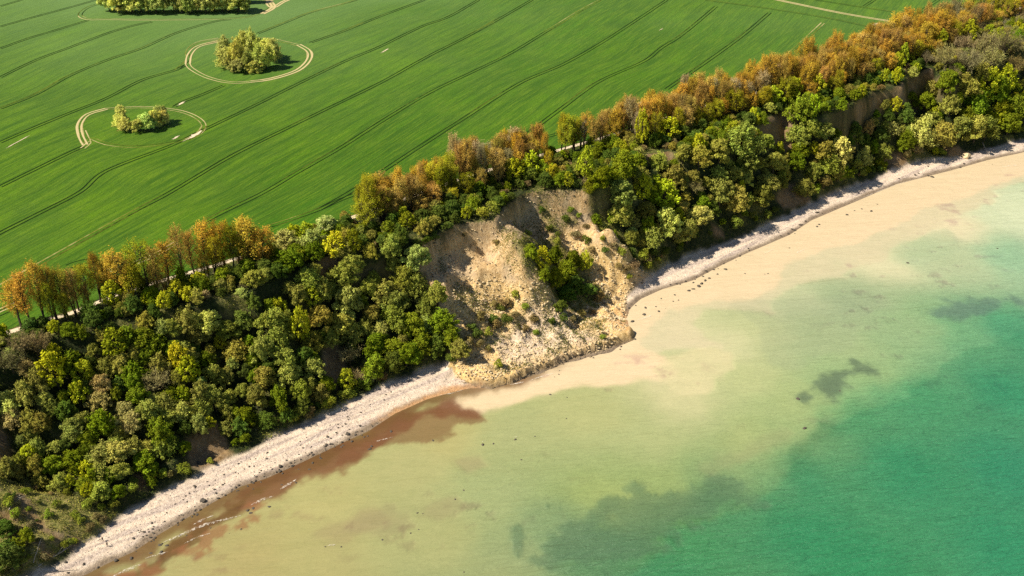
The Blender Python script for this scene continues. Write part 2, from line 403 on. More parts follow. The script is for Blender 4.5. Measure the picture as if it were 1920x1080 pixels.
# ------------------------------------------------------------------ masks of the coast surface
PXg, PYg, _ = project(XX, YY, np.maximum(ZZ, 0))
dWg, dFg, dEg = seg_dist(XX, YY, W_W), seg_dist(XX, YY, F_W), seg_dist(XX, YY, E_W)
vwg, vfg = cv(CW, UU), cv(CF, UU)
nz = fbm(XX * .15, YY * .15, 81, 4); nz2 = fbm(XX * .5, YY * .5, 91, 3)
BARE_PX = [[(585,508),(600,478),(645,468),(662,482),(640,502),(600,518)],[(-20,790),(15,815),(25,850),(20,880),(-20,880)],
  [(345,830),(380,800),(420,800),(435,850),(400,885),(350,875)],[(1592,215),(1602,200),(1640,175),(1668,178),(1650,205),(1625,225)],[(1668,172),(1700,168),(1718,205),(1712,235),(1690,225)],[(1700,150),(1740,126),(1765,140),(1745,165),(1712,168)],[(1655,300),(1690,285),(1705,312),(1665,322)],
  [(1425,255),(1440,222),(1480,200),(1505,230),(1485,290),(1450,270)],[(1195,288),(1250,278),(1258,300),(1212,305)],[(1455,372),(1480,345),(1510,355),(1520,380),(1470,395)],[(1335,420),(1355,430),(1360,450),(1340,445)],[(610,640),(640,655),(655,700),(630,730),(600,700)],
  [(255,890),(275,885),(280,915),(258,915)],[(1760,285),(1800,275),(1830,292),(1790,303)]]
BARE_W = [[hit(x, y) for x, y in P] for P in BARE_PX]
lsd = sdist(XX, YY, LS_W)
bare = sstep(-1.5, 2.5, lsd + 3 * nz)
for P in BARE_W: bare = np.maximum(bare, sstep(-1.5, 1.5, sdist(XX, YY, P) + 2.5 * nz))
topm = inside(XX, YY, E_POLY)
slope_x, slope_y = np.gradient(ZZ, DU)
steep = np.hypot(slope_x, slope_y)
bare = np.maximum(bare, sstep(2.6, 3.6, steep) * .3)
bare = np.where(topm & (dEg > .7), 0, bare)
# greener bits inside the landslide
VEG_W = [[hit(x, y) for x, y in P] for P in ([(960,470),(1010,440),(1100,470),(1140,560),(1090,585),(1040,580),(1000,520)],[(880,610),(960,560),(1010,600),(960,650),(890,650),(850,680),(835,640)],[(1010,380),(1060,390),(1080,420),(1030,430)],[(1170,470),(1230,470),(1260,495),(1210,510)])]
vegin = np.zeros_like(ZZ)
for P in VEG_W: vegin = np.maximum(vegin, sstep(-2, 3, sdist(XX, YY, P) + 5 * nz))
bare = bare * (1 - .75 * vegin)
beach = sstep(-1.2, 1.2, (vfg - VV) + 2.0 * nz) * (1 - sstep(0, 2, lsd)) * (VV > vwg - 40)
beach = np.maximum(beach, 0)
wet = sstep(3.4, .6, np.where(VV > vwg, dWg, 0) + 1.6 * nz) * beach * .9
wet = np.maximum(wet, np.where(VV < vwg, .85, 0))
tsg = sdist(XX, YY, TG_W); wet = wet * sstep(1.0, -.5, tsg)
PALE_W = [bp(x, y, 2.5) for x, y in [(930,655),(985,625),(1040,600),(1100,625),(1130,640),(1060,660),(980,685),(920,695)]]
pale_t = .75 * sstep(-3, 4, sdist(XX, YY, PALE_W) + 5 * nz)
beach = np.maximum(beach, pale_t); tfr = sstep(-1.6, .2, tsg) * np.where(lsd > -9, 1, 0); bare = np.maximum(bare, tfr); beach = np.where(tfr > .3, np.minimum(beach, pale_t), beach); grassm = np.clip(sstep(-.1, .35, nz) * .6 + vegin * .8, 0, 1)
for P in [[hit(x, y) for x, y in Q] for Q in ([(20,935),(45,922),(60,945),(95,985),(122,1004),(108,1018),(80,1000),(50,970)],[(112,992),(150,1008),(165,1026),(138,1032)],[(60,1010),(80,1015),(100,1040),(80,1050)],[(0,960),(20,955),(30,975),(5,985)])]: bare = np.maximum(bare, .9 * sstep(-1, 1.2, sdist(XX, YY, P) + 2.2 * nz2))
GR_W = [hit(x, y) for x, y in [(-40,905),(60,905),(130,925),(215,975),(190,1010),(150,1010),(95,1060),(-40,1100)]]
grassm = np.maximum(grassm, sstep(-2, 3, sdist(XX, YY, GR_W) + 3 * nz))
rub_ = np.maximum(sstep(0, 4, lsd), tfr) * sstep(24, 16, ZZ + 4 * nz)
RED_W = [hit(x, y) for x, y in [(700,792),(760,755),(850,720),(905,722),(900,735),(850,745),(770,775)]]
redm = sstep(-2, 3, sdist(XX, YY, RED_W) + 2 * nz2) * .8
RED2 = [hit(x, y) for x, y in [(1145,585),(1165,568),(1190,600),(1182,632),(1130,600)]]
redm = np.maximum(redm, sstep(-2, 3, sdist(XX, YY, RED2)) * .55)

def strip_obj(name, sel, label=None):
    F = grid_faces(len(us), len(vs_)); F = F[sel.ravel()[F].mean(1) > .5] if sel.dtype != bool else F[sel.ravel()[F[:, 0]]]
    used = np.unique(F); mp = np.full(XX.size, -1, np.int64); mp[used] = np.arange(len(used))
    V = np.c_[XX.ravel(), YY.ravel(), ZZ.ravel()][used]
    me = np_mesh(name, V, mp[F], True)
    attr_c(me, 'mask', np.c_[bare.ravel(), beach.ravel(), wet.ravel()][used])
    attr_f(me, 'slide', np.maximum(sstep(-2, 3, lsd), tfr).ravel()[used])
    attr_c(me, 'mask2', np.c_[grassm.ravel(), rub_.ravel(), redm.ravel()][used])
    return tag(ob(name, me, M_COAST), kind='structure')
vend = cv(CP, UU) + 14
b_sel = (VV < vfg) & ~(sdist(XX, YY, LS_W) > 0)
t_sel = topm & ~b_sel & (VV < vend)
c_sel = ~b_sel & ~t_sel & (VV < vend)
strip_obj('beach', b_sel); strip_obj('cliff_slope', c_sel); strip_obj('cliff_top_ground', t_sel)

# ------------------------------------------------------------------ the field
TL = {  # wheel tracks traced as numbered lines: (line index, points, base dryness, low values painting rut shade)
 0: ([(0,12),(40,0)], 0), 1: ([(0,50),(60,33),(120,17),(180,0)], 0), 2: ([(0,91),(50,73),(100,58),(165,38)], 0),
 3: ([(0,145),(67,113),(133,88),(200,63),(250,48),(285,41)], 0), 4: ([(0,204),(67,177),(133,141),(200,113),(267,90),(333,61),(400,41),(433,36)], .15),
 5: ([(0,267),(67,238),(133,211),(200,184),(267,150),(327,132),(348,122)], .05), 5.01: ([(483,63),(533,43),(583,23),(640,8),(668,0)], .2),
 6: ([(0,350),(67,317),(133,285),(156,275)], .1), 6.01: ([(327,200),(345,190),(380,177),(420,160)], .15), 6.02: ([(582,80),(640,60),(675,46),(720,28),(795,0)], .1),
 7: ([(-60,470),(0,437),(67,403),(150,360),(200,320),(320,273),(383,243),(467,203),(533,170),(640,118),(713,87),(790,50),(840,32),(897,0)], .05),
 8: ([(-60,570),(0,537),(83,490),(167,443),(250,397),(320,360),(433,293),(533,243),(640,191),(723,150),(800,107),(873,70),(940,33),(997,0)], .12),
 9: ([(267,483),(333,447),(400,407),(490,363),(560,322),(640,276),(723,223),(807,173),(890,133),(957,100),(1023,60),(1083,23),(1125,0)], .22),
 10: ([(600,392),(660,358),(723,317),(790,273),(873,220),(973,157),(1057,120),(1123,83),(1190,40),(1250,0)], .12),
 11: ([(985,254),(1057,200),(1123,153),(1207,115),(1240,90),(1280,64),(1343,12)], .15),
 12: ([(1250,167),(1300,133),(1347,100),(1397,63),(1443,24)], .15), 13: ([(1418,142),(1480,100),(1543,43)], .5)}
flat = [(int(k), p) for k, (L, _) in TL.items() for p in L]
fx, fy = zip(*[bp(x, y, PLAT) for _, (x, y) in flat])
ROWF = tps_fit(np.array(fx) / 100, np.array(fy) / 100, [k for k, _ in flat], .002)
CROP = .35
fu = np.unique(np.r_[np.arange(-3200, -150, 150), np.arange(-150, 1000, 5.0), np.arange(1000, 4000, 150)])
fw = np.r_[0, 1.0, 3.0, np.arange(6, 620, 5.0), np.geomspace(630, 4500, 24)]
FU, FWg = np.meshgrid(fu, fw); pv = cv(CP, FU) + 1.6 + .5 * fbm(FU * .12, FU * 0, 61, 3)
FV = pv + FWg; FX, FY = to_xy(FU, FV)
FZ = PLAT + CROP * sstep(-.5, 1.5, FWg) + relief(FX, FY)
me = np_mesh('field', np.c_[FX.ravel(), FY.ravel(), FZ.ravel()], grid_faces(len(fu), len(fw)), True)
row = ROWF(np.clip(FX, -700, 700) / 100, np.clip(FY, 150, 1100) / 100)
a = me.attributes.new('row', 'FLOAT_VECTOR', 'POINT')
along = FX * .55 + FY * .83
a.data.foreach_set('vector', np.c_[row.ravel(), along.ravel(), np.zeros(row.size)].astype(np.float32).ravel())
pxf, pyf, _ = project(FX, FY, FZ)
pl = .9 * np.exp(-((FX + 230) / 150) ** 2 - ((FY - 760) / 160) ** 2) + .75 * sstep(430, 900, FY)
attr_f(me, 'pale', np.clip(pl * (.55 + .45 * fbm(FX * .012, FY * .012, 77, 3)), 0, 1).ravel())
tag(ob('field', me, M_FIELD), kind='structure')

def smooth_line(P, step=4.0, closed=False):
    P = np.array(P, float); n = len(P); out = []
    idx = range(n) if closed else range(n - 1)
    for i in idx:
        p1, p2 = P[i], P[(i + 1) % n]
        p0 = P[(i - 1) % n] if (closed or i > 0) else p1 * 2 - p2
        p3 = P[(i + 2) % n] if (closed or i < n - 2) else p2 * 2 - p1
        k = max(2, int(np.hypot(*(p2 - p1)) / step))
        for t in np.arange(k) / k:
            out.append(.5 * ((2 * p1) + (-p0 + p2) * t + (2 * p0 - 5 * p1 + 4 * p2 - p3) * t * t + (-p0 + 3 * p1 - 3 * p2 + p3) * t ** 3))
    if not closed: out.append(P[-1])
    return np.array(out)
def ribbon(P, offs, widths, zadd, closed=False, wob=.0):
    V = []; F = []; S = []
    T = np.gradient(P, axis=0) if not closed else (np.roll(P, -1, 0) - np.roll(P, 1, 0))
    T /= (np.hypot(T[:, 0], T[:, 1]) + 1e-9)[:, None]; N = np.c_[-T[:, 1], T[:, 0]]
    n = len(P)
    for o_, w_ in zip(offs, widths):
        ww = w_ * (1 + wob * fbm(np.arange(n) * .35, np.arange(n) * 0 + o_ * 9, 5, 3))
        A = P + N * (o_ - ww / 2)[:, None]; B = P + N * (o_ + ww / 2)[:, None]
        b0 = len(V) and sum(len(v) for v in V)
        V += [np.c_[A, hgt(A[:, 0], A[:, 1]) + zadd], np.c_[B, hgt(B[:, 0], B[:, 1]) + zadd]]
        i = np.arange(n - (0 if closed else 1)); j = (i + 1) % n
        F.append(np.c_[b0 + i, b0 + j, b0 + n + j, b0 + n + i])
    return np.concatenate(V), np.concatenate(F)
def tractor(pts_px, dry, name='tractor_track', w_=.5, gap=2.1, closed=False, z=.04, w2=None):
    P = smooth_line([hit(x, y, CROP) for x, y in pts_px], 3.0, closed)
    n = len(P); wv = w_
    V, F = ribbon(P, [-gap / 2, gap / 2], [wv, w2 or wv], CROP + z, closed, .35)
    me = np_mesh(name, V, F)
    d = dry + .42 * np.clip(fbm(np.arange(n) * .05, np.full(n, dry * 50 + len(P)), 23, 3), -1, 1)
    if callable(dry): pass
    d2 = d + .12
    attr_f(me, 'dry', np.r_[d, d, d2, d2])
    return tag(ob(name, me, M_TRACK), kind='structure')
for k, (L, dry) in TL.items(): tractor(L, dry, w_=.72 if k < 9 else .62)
# rings of wheel tracks round the wet hollows
R1 = [(158,270),(152,250),(151,232),(165,215),(195,205),(225,203),(262,201),(300,203),(340,209),(368,220),(382,234),(374,250),(345,262),(300,271),(245,275),(200,270),(170,260)]
R2 = [(352,120),(356,102),(372,87),(410,76),(445,72),(500,72),(535,79),(570,89),(580,104),(572,120),(550,135),(500,149),(440,155),(395,147),(365,133)]
R3 = [(150,28),(165,14),(200,4),(260,-8),(350,-14),(440,-10),(495,2),(508,12),(490,24),(452,33),(380,36),(280,37),(200,36),(165,36)]
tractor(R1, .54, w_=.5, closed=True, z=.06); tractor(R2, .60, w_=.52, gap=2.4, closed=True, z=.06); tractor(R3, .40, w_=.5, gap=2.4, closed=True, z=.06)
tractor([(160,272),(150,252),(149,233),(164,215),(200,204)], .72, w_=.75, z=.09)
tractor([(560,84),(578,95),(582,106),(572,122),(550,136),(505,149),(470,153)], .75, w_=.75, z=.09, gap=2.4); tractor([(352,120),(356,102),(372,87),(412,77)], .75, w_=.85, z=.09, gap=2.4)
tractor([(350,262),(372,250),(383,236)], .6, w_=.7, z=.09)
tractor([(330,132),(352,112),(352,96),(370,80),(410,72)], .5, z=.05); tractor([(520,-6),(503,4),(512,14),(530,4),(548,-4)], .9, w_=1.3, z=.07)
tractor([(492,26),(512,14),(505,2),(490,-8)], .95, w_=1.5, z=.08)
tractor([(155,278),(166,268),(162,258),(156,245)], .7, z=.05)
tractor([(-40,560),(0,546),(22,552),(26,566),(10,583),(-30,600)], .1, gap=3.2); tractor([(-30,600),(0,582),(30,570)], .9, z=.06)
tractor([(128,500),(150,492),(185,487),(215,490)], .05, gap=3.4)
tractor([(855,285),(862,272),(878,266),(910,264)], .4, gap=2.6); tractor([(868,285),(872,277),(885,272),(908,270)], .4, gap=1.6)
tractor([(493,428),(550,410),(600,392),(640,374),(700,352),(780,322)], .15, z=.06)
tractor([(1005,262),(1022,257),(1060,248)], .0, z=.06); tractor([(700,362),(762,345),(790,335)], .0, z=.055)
tractor([(215,448),(260,436),(330,417)], .85, z=.05) if False else None
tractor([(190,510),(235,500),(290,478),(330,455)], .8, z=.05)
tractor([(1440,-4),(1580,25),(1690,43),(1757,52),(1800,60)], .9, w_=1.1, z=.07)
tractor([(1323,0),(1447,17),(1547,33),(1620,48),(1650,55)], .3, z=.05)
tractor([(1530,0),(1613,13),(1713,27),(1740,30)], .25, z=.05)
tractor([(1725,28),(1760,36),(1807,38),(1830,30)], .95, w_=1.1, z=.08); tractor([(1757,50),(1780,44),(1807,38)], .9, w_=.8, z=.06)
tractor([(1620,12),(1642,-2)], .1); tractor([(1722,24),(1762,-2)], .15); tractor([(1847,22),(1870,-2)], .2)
# bald, dry spots in the crop
def patch(px, py, rx, ry, seed, name='bare_soil_patch'):
    c = hit(px, py, CROP); e = hit(px + rx, py - rx * .55, CROP); ang = math.atan2(e[1] - c[1], e[0] - c[0])
    L = math.hypot(e[0] - c[0], e[1] - c[1]) * .7; ry *= .55; n = 40; th = np.arange(n) / n * 6.2832
    r = 1 + .9 * fbm(np.cos(th) * 4 + seed, np.sin(th) * 4, seed, 3)
    X = L * r * np.cos(th); Y = ry * r * np.sin(th)
    wx = c[0] + X * math.cos(ang) - Y * math.sin(ang); wy = c[1] + X * math.sin(ang) + Y * math.cos(ang)
    V = np.c_[wx, wy, hgt(wx, wy) + CROP + .09]; V = np.r_[V, [[c[0], c[1], float(hgt(*c)) + CROP + .09]]]
    F = np.array([[i, (i + 1) % n, n] for i in range(n)])
    me = np_mesh(name, V, F); return tag(ob(name, me, M_PATH), kind='structure')
for i, (x, y, rx, ry) in enumerate([(30,268,28,.5),(340,194,9,1.3),(365,254,20,2.0),(330,258,9,1.0),(722,95,10,.8),(1640,46,6,1.5),(1758,52,12,3.0),(1800,38,10,2.5),(1240,55,4,.4)]):
    patch(x, y, rx, ry, i + 3)
# footpath between crop and trees
Pp = smooth_line(P_W, 3.0); V, F = ribbon(Pp, [-.2], [2.3], .05, False, .45)
tag(ob('footpath', np_mesh('footpath', V, F), M_PATH), kind='structure')

# ------------------------------------------------------------------ the sea
WC = [(450,1050,172,160,96),(600,930,178,172,104),(560,1050,172,166,100),(800,860,174,172,108),(800,1000,166,168,104),(960,1060,146,160,104),(1000,800,166,172,110),(950,930,158,170,108),(1150,940,158,172,94),(1200,800,170,178,114),(1100,760,176,178,112),(850,800,180,172,104),(1250,720,200,195,138),
 (1400,700,182,188,124),(1350,640,204,200,146),(1500,560,186,192,142),(1420,620,184,190,130),(1650,500,214,208,158),(1600,570,152,172,124),(1550,640,162,180,122),(1750,480,176,190,140),(1900,400,206,214,166),(1880,480,148,188,140),(1700,620,146,176,118),(1800,650,108,168,112),(1900,620,76,156,106),(1600,700,150,178,114),(1500,760,166,180,112),(1500,830,150,172,106),(1400,820,168,178,108),(1600,780,84,156,96),(1700,750,80,160,102),(1900,750,58,150,104),
 (1500,900,56,140,88),(1400,880,128,160,100),(1350,950,82,138,84),(1250,900,150,168,96),(1150,1040,84,136,86),(1050,1000,126,152,100),(1080,1080,90,136,88),(1300,1010,74,142,72),(1250,1060,62,136,74),(1500,1000,44,138,82),(1700,900,48,142,92),(1900,900,42,136,100),(1900,1060,42,142,96),(1600,1060,40,138,78),(1150,1120,70,130,80),(600,1150,168,160,96),(900,1150,150,158,100),(2100,700,50,150,105),(2100,450,110,175,130),(2100,350,190,205,160),(1750,420,226,212,164)]
cx, cy = zip(*[bp(x, y, 0) for x, y, *_ in WC]); cc = np.array([srgb(*c[2:]) for c in WC])
su = np.unique(np.r_[np.geomspace(170, 3500, 14) * -1, np.arange(-170, 800, 1.3), np.geomspace(801, 4200, 14)])
sv = np.unique(np.r_[-np.geomspace(262, 4000, 18), np.arange(-260, -60, 1.7), np.arange(-60, 26, .9)])
SU, SV = np.meshgrid(su, sv); SX, SY = to_xy(SU, SV)
wx_ = SX + 12 * fbm(SX * .018, SY * .018, 101, 4) + 3 * fbm(SX * .12, SY * .12, 105, 3)
wy_ = SY + 12 * fbm(SX * .018, SY * .018, 111, 4) + 3 * fbm(SX * .12, SY * .12, 115, 3)
num = np.zeros(SX.shape + (3,)); den = np.zeros(SX.shape)
for x, y, c in zip(cx, cy, cc):
    q = 1.0 / (((wx_ - x) ** 2 + (wy_ - y) ** 2 * .8) ** 1.5 + 600.0); num += q[..., None] * c; den += q
tint = num / den[..., None]
def lay(poly_px, col, feather, noise=4.0, amt=1.0, seed=0, nsc=.05):
    global tint
    P = [bp(x, y, 0) for x, y in poly_px]
    sd = sdist(wx_ * .5 + SX * .5, wy_ * .5 + SY * .5, P) + noise * fbm(SX * nsc, SY * nsc, seed + 200, 5)
    m = (.5 * sstep(-1.0, 1.6, sd) + .5 * sstep(-feather * .5, feather * .7, sd)) * amt
    tint = tint * (1 - m[..., None]) + srgb(*col) * m[..., None]
SANDC = (232, 206, 157)
lay([(850,765),(905,770),(1000,742),(1080,715),(1180,722),(1255,705),(1270,672),(1340,640),(1300,605),(1330,585),(1440,583),(1462,560),(1540,520),(1640,485),(1690,440),(1780,400),(1960,330),(1960,250),(1500,350),(1150,520),(1100,640),(880,700)], (214, 200, 154), 11, 12, .85, 1, .035)
lay([(850,752),(905,768),(960,752),(1060,715),(1150,712),(1240,690),(1200,640),(1260,580),(1400,560),(1500,500),(1600,450),(1700,400),(1960,320),(1960,240),(1500,350),(1150,520),(1100,640),(880,700)], SANDC, 6, 9, .92, 2, .045)
lay([(1220,690),(1290,650),(1370,655),(1378,690),(1330,725),(1240,735)], (212, 202, 146), 5, 4, .8, 3, .09)
lay([(1990,600),(1760,690),(1640,760),(1560,800),(1510,860),(1450,900),(1380,960),(1250,1010),(1150,1120),(1990,1120)], (44, 138, 88), 34, 9, .62, 20, .04)
lay([(1500,745),(1560,700),(1600,680),(1645,688),(1630,705),(1590,715),(1560,740),(1510,752)], (96, 116, 86), 6, 7, .85, 4, .16)
lay([(1740,600),(1790,572),(1870,555),(1900,560),(1840,590),(1800,608),(1760,612)], (96, 124, 104), 9, 9, .75, 5, .14)
lay([(1440,905),(1500,845),(1545,800),(1570,805),(1540,850),(1500,890)], (66, 126, 78), 12, 5, .7, 6)
lay([(1010,1015),(1100,960),(1200,940),(1290,905),(1420,880),(1400,940),(1300,980),(1230,1010),(1130,1050),(1060,1090),(1000,1090)], (84, 118, 82), 16, 20, .68, 7, .10)
lay([(1380,560),(1600,545),(1700,560),(1640,620),(1560,660),(1480,690),(1400,650)], (150, 162, 122), 30, 12, .35, 9)
lay([(1690,460),(1760,430),(1790,470),(1740,500),(1700,495)], (175, 192, 142), 12, 5, .6, 10)
lay([(1350,850),(1480,810),(1470,830),(1400,860),(1340,880)], (150, 150, 100), 10, 8, .4, 11)
# brown weed washing along the left shore
lay([(190,1100),(300,1040),(420,975),(520,930),(640,870),(740,812),(850,775),(910,778),(905,765),(860,740),(700,790),(560,860),(400,945),(240,1050),(100,1100)], (122, 72, 42), 4.5, 5.5, .85, 12, .13)
lay([(640,873),(700,845),(740,832),(807,818),(860,797),(930,783),(900,768),(853,750),(800,765),(740,793),(690,812),(640,838)], (124, 80, 46), 4.5, 8, .68, 18, .16)
lay([(60,1100),(230,1062),(390,958),(485,898),(570,856),(640,826),(650,838),(560,880),(470,930),(380,990),(250,1085)], (112, 84, 40), 2.6, 4.5, .85, 13, .25)
lay([(180,1075),(300,1040),(400,985),(470,940),(500,935),(440,980),(330,1040),(220,1090)], (150, 98, 58), 3.0, 7, .7, 14, .3)
lay([(600,1000),(700,960),(740,975),(650,1020)], (160, 142, 96), 10, 8, .5, 15)
lay([(660,990),(720,960),(860,930),(880,945),(740,1000)], (152, 140, 96), 8, 9, .45, 16, .1)
lay([(870,860),(920,850),(940,870),(900,885)], (160, 145, 100), 6, 5, .5, 17)
spk = sstep(.30, .62, fbm(SX * .16, SY * .22, 171, 4)) * sstep(-.2, .35, fbm(SX * .02, SY * .03, 175, 3)) * (SV < -6) * sstep(-170, -60, SV)
tint = tint * (1 - .30 * spk[..., None] * np.array([.6, .9, .6]))
DEEP = (tint[..., 1] > tint[..., 0]).astype(float)
swell = np.clip(1.4 * (tint[..., 1] - tint[..., 0]) / (tint[..., 1] + .05) + .15, .12, 1)
me = np_mesh('sea', np.c_[SX.ravel(), SY.ravel(), np.zeros(SX.size)], grid_faces(len(su), len(sv)), True)
# the sea's own colour is lighter in the picture than its body colour, since sky and sun add to it
dsh = seg_dist(SX, SY, W_W); lft = sstep(210, 170, SU) * sstep(-60, -20, SU) * np.where(SV < cv(CW, SU) + .5, 1, 0) * sstep(7.5, 2.0, dsh + 3.5 * fbm(SX * .22, SY * .22, 191, 4))
mx = .5 + .5 * fbm(SX * .15, SY * .15, 193, 4)
tint = tint * (1 - .85 * lft[..., None]) + (.85 * lft)[..., None] * (srgb(122, 96, 44) * mx[..., None] + srgb(112, 66, 40) * (1 - mx[..., None]))
lum = tint.mean(-1, keepdims=True); tint = tint * .91 + lum * .09
attr_c(me, 'tint', np.clip(tint.reshape(-1, 3) * (.72 + .04 * np.clip(swell.reshape(-1, 1), 0, 1)) * np.array([[.98, .97, 1.05]]), 0, .9)); attr_f(me, 'swell', swell.ravel())
tag(ob('sea', me, M_WATER), kind='structure')
# ground below sea
zb = np.array([[-4000, -4000, -6], [4000, -4000, -6], [4000, 6000, -6], [-4000, 6000, -6]], float)
tag(ob('seabed', np_mesh('seabed', zb, np.array([[0, 1, 2, 3]])), M_COAST), kind='structure')

# foam
FOAM = [([(205,1085),(240,1068),(268,1058)],1.5),([(272,1048),(290,1042),(318,1034)],.9),([(305,1018),(340,1003),(380,986),(420,975),(452,967)],1.3),([(345,1020),(370,1008),(395,1000)],.7),([(360,986),(380,975),(402,966)],.8),([(470,948),(490,938),(515,930)],1.0),
 ([(525,918),(550,903),(556,898)],1.0),([(705,828),(720,824),(736,820)],.7),([(1195,601),(1208,597),(1222,591)],1.0),([(990,716),(1010,708),(1040,700)],.7),([(955,722),(985,716)],.9),([(925,725),(950,722)],.8),([(1432,476),(1450,468)],.7),([(1493,475),(1508,468)],.9),
 ([(1735,327),(1760,321),(1790,315),(1810,308),(1850,299)],.7),([(1880,314),(1895,311),(1910,310)],1.2),([(1200,557),(1240,537),(1290,520),(1350,491),(1440,450)],.45),([(1520,406),(1600,377),(1680,347),(1735,330)],.5),([(820,742),(850,737),(868,731)],.4),([(612,1024),(630,1021)],.6),([(902,829),(912,827)],.5),([(962,821),(970,819)],.5)]
Vs = []; Fs = []; Es = []; b0 = 0
for L, wd in FOAM:
    P = smooth_line([bp(x, y, 0) for x, y in L], .7)
    T = np.gradient(P, axis=0); T /= (np.hypot(T[:, 0], T[:, 1]) + 1e-9)[:, None]; N = np.c_[-T[:, 1], T[:, 0]]; n = len(P)
    s = np.sin(np.linspace(0, math.pi, n)) ** .5 * (.6 + .6 * (fbm(np.arange(n) * .3, np.full(n, b0 * .1), 3, 3) + .5)) * wd
    for k, e in zip((-1, -.35, .35, 1), (0, 1, 1, 0)):
        q = P + N * (s * k)[:, None]; Vs.append(np.c_[q, np.full(n, .05 + .12 * e)]); Es.append(np.full(n, e))
    i = np.arange(n - 1)
    for k in range(3): Fs.append(np.c_[b0 + k * n + i, b0 + k * n + i + 1, b0 + (k + 1) * n + i + 1, b0 + (k + 1) * n + i])
    b0 += 4 * n
me = np_mesh('sea_foam', np.concatenate(Vs), np.concatenate(Fs), True); attr_f(me, 'edge', np.concatenate(Es))
tag(ob('sea_foam', me, M_FOAM), 'white foam of small breaking waves along the shore', 'foam', kind='stuff')

# ------------------------------------------------------------------ leaf cards, trunks
def cards(P, N, size, val, rs, asp=.62):
    n = len(P); N = N / (np.linalg.norm(N, axis=1)[:, None] + 1e-9)
    r = rs.normal(size=(n, 3)); t1 = np.cross(N, r); t1 /= (np.linalg.norm(t1, axis=1)[:, None] + 1e-9); t2 = np.cross(N, t1)
    s = size[:, None]
    bend = N * s * rs.uniform(-.25, .25, (n, 1))
    V = np.stack([P - t1 * s, P - t2 * s * asp + bend, P + t1 * s, P + t2 * s * asp + bend], 1).reshape(-1, 3)
    return V, np.arange(4 * n).reshape(n, 4), np.repeat(val, 4)
def tubes(segs, sides=5):
    V = []; F = []; b = 0
    for p, q, r0, r1 in segs:
        p = np.array(p, float); q = np.array(q, float); d = q - p; d /= np.linalg.norm(d) + 1e-9
        a_ = np.cross(d, [0.3, .9, .1]); a_ /= np.linalg.norm(a_) + 1e-9; c_ = np.cross(d, a_)
        th = np.arange(sides) / sides * 6.2832
        for o_, r in ((p, r0), (q, r1)): V.append(o_ + r * (np.cos(th)[:, None] * a_ + np.sin(th)[:, None] * c_))
        i = np.arange(sides); j = (i + 1) % sides
        F.append(np.c_[b + i, b + j, b + sides + j, b + sides + i]); b += 2 * sides
    return np.concatenate(V), np.concatenate(F)
def lobes_leaves(lobes, n, size, rs, up=.15, shell=(.58, 1.16), rnd=.75):
    C = np.array([l[0] for l in lobes]); Rr = np.array([l[1] for l in lobes])
    area = (Rr[:, 0] * Rr[:, 1]) ** 1.0; k = rs.choice(len(lobes), int(n * 1.7), p=area / area.sum())
    d = rs.normal(size=(len(k), 3)); d /= np.linalg.norm(d, axis=1)[:, None]
    d[:, 2] = np.where(d[:, 2] < -.55, -d[:, 2], d[:, 2])
    rad = rs.uniform(*shell, len(k))
    rad *= 1 + .13 * np.sin(d[:, 0] * 7 + k) * np.sin(d[:, 1] * 6 + k * 2)
    P = C[k] + d * Rr[k] * rad[:, None]
    keep = np.ones(len(k), bool)
    for i in range(len(lobes)):
        q = (P - C[i]) / Rr[i]; keep &= ~((np.linalg.norm(q, axis=1) < .62) & (k != i))
    keep &= P[:, 2] > .15
    P, d, k = P[keep][:n], d[keep][:n], k[keep][:n]
    N = d + rs.normal(size=P.shape) * rnd + np.array([0, 0, up])
    lobev = rs.uniform(0, 1, len(lobes))
    val = np.clip(.35 * lobev[k] + .65 * rs.uniform(0, 1, len(P)), 0, 1)
    s = size * rs.uniform(.55, 1.35, len(P))
    return P, N, s, val
def make_round(seed, nl=16, n=2600, size=.30, flat=.8, spread=.86, lob=(.12, .34), base=.22):
    """unit-diameter-ish tree: crown radius 4 m, height about 8 m"""
    rs = np.random.default_rng(seed); L = []
    for i in range(nl):
        a_ = i * 2.399 + rs.uniform(-.5, .5); h = rs.uniform(0, 1); r = spread * 4 * math.sqrt(max(0, 1 - (h * 1.0 - .15) ** 2)) * rs.uniform(.45, 1.05)
        z = 8 * (base + (0.92 - base) * h * .86)
        R_ = 4 * rs.uniform(*lob) * (1.08 - .3 * h) * (.8 if nl > 50 else 1); r *= 1 + .25 * math.sin(a_ * 2 + seed)
        L.append(((r * math.cos(a_), r * math.sin(a_), z), (R_, R_, R_ * flat)))
    L.append(((0, 0, 8 * .58), (2.2, 2.2, 2.6)))
    P, N, s, v = lobes_leaves(L, n, size, rs)
    V, F, A = cards(P, N, s, v, rs)
    me = np_mesh('crown_mesh', V, F); attr_f(me, 'lv', A); me.materials.append(M_LEAF)
    segs = [((0, 0, -1.5), (0, 0, 2.2), .26, .2)]
    for (c, r_) in L[:9]: segs.append(((0, 0, rs.uniform(1.2, 2.8)), c, .12, .03))
    V, F = tubes(segs); mt = np_mesh('trunk_mesh', V, F); mt.materials.append(M_BARK)
    return me, mt
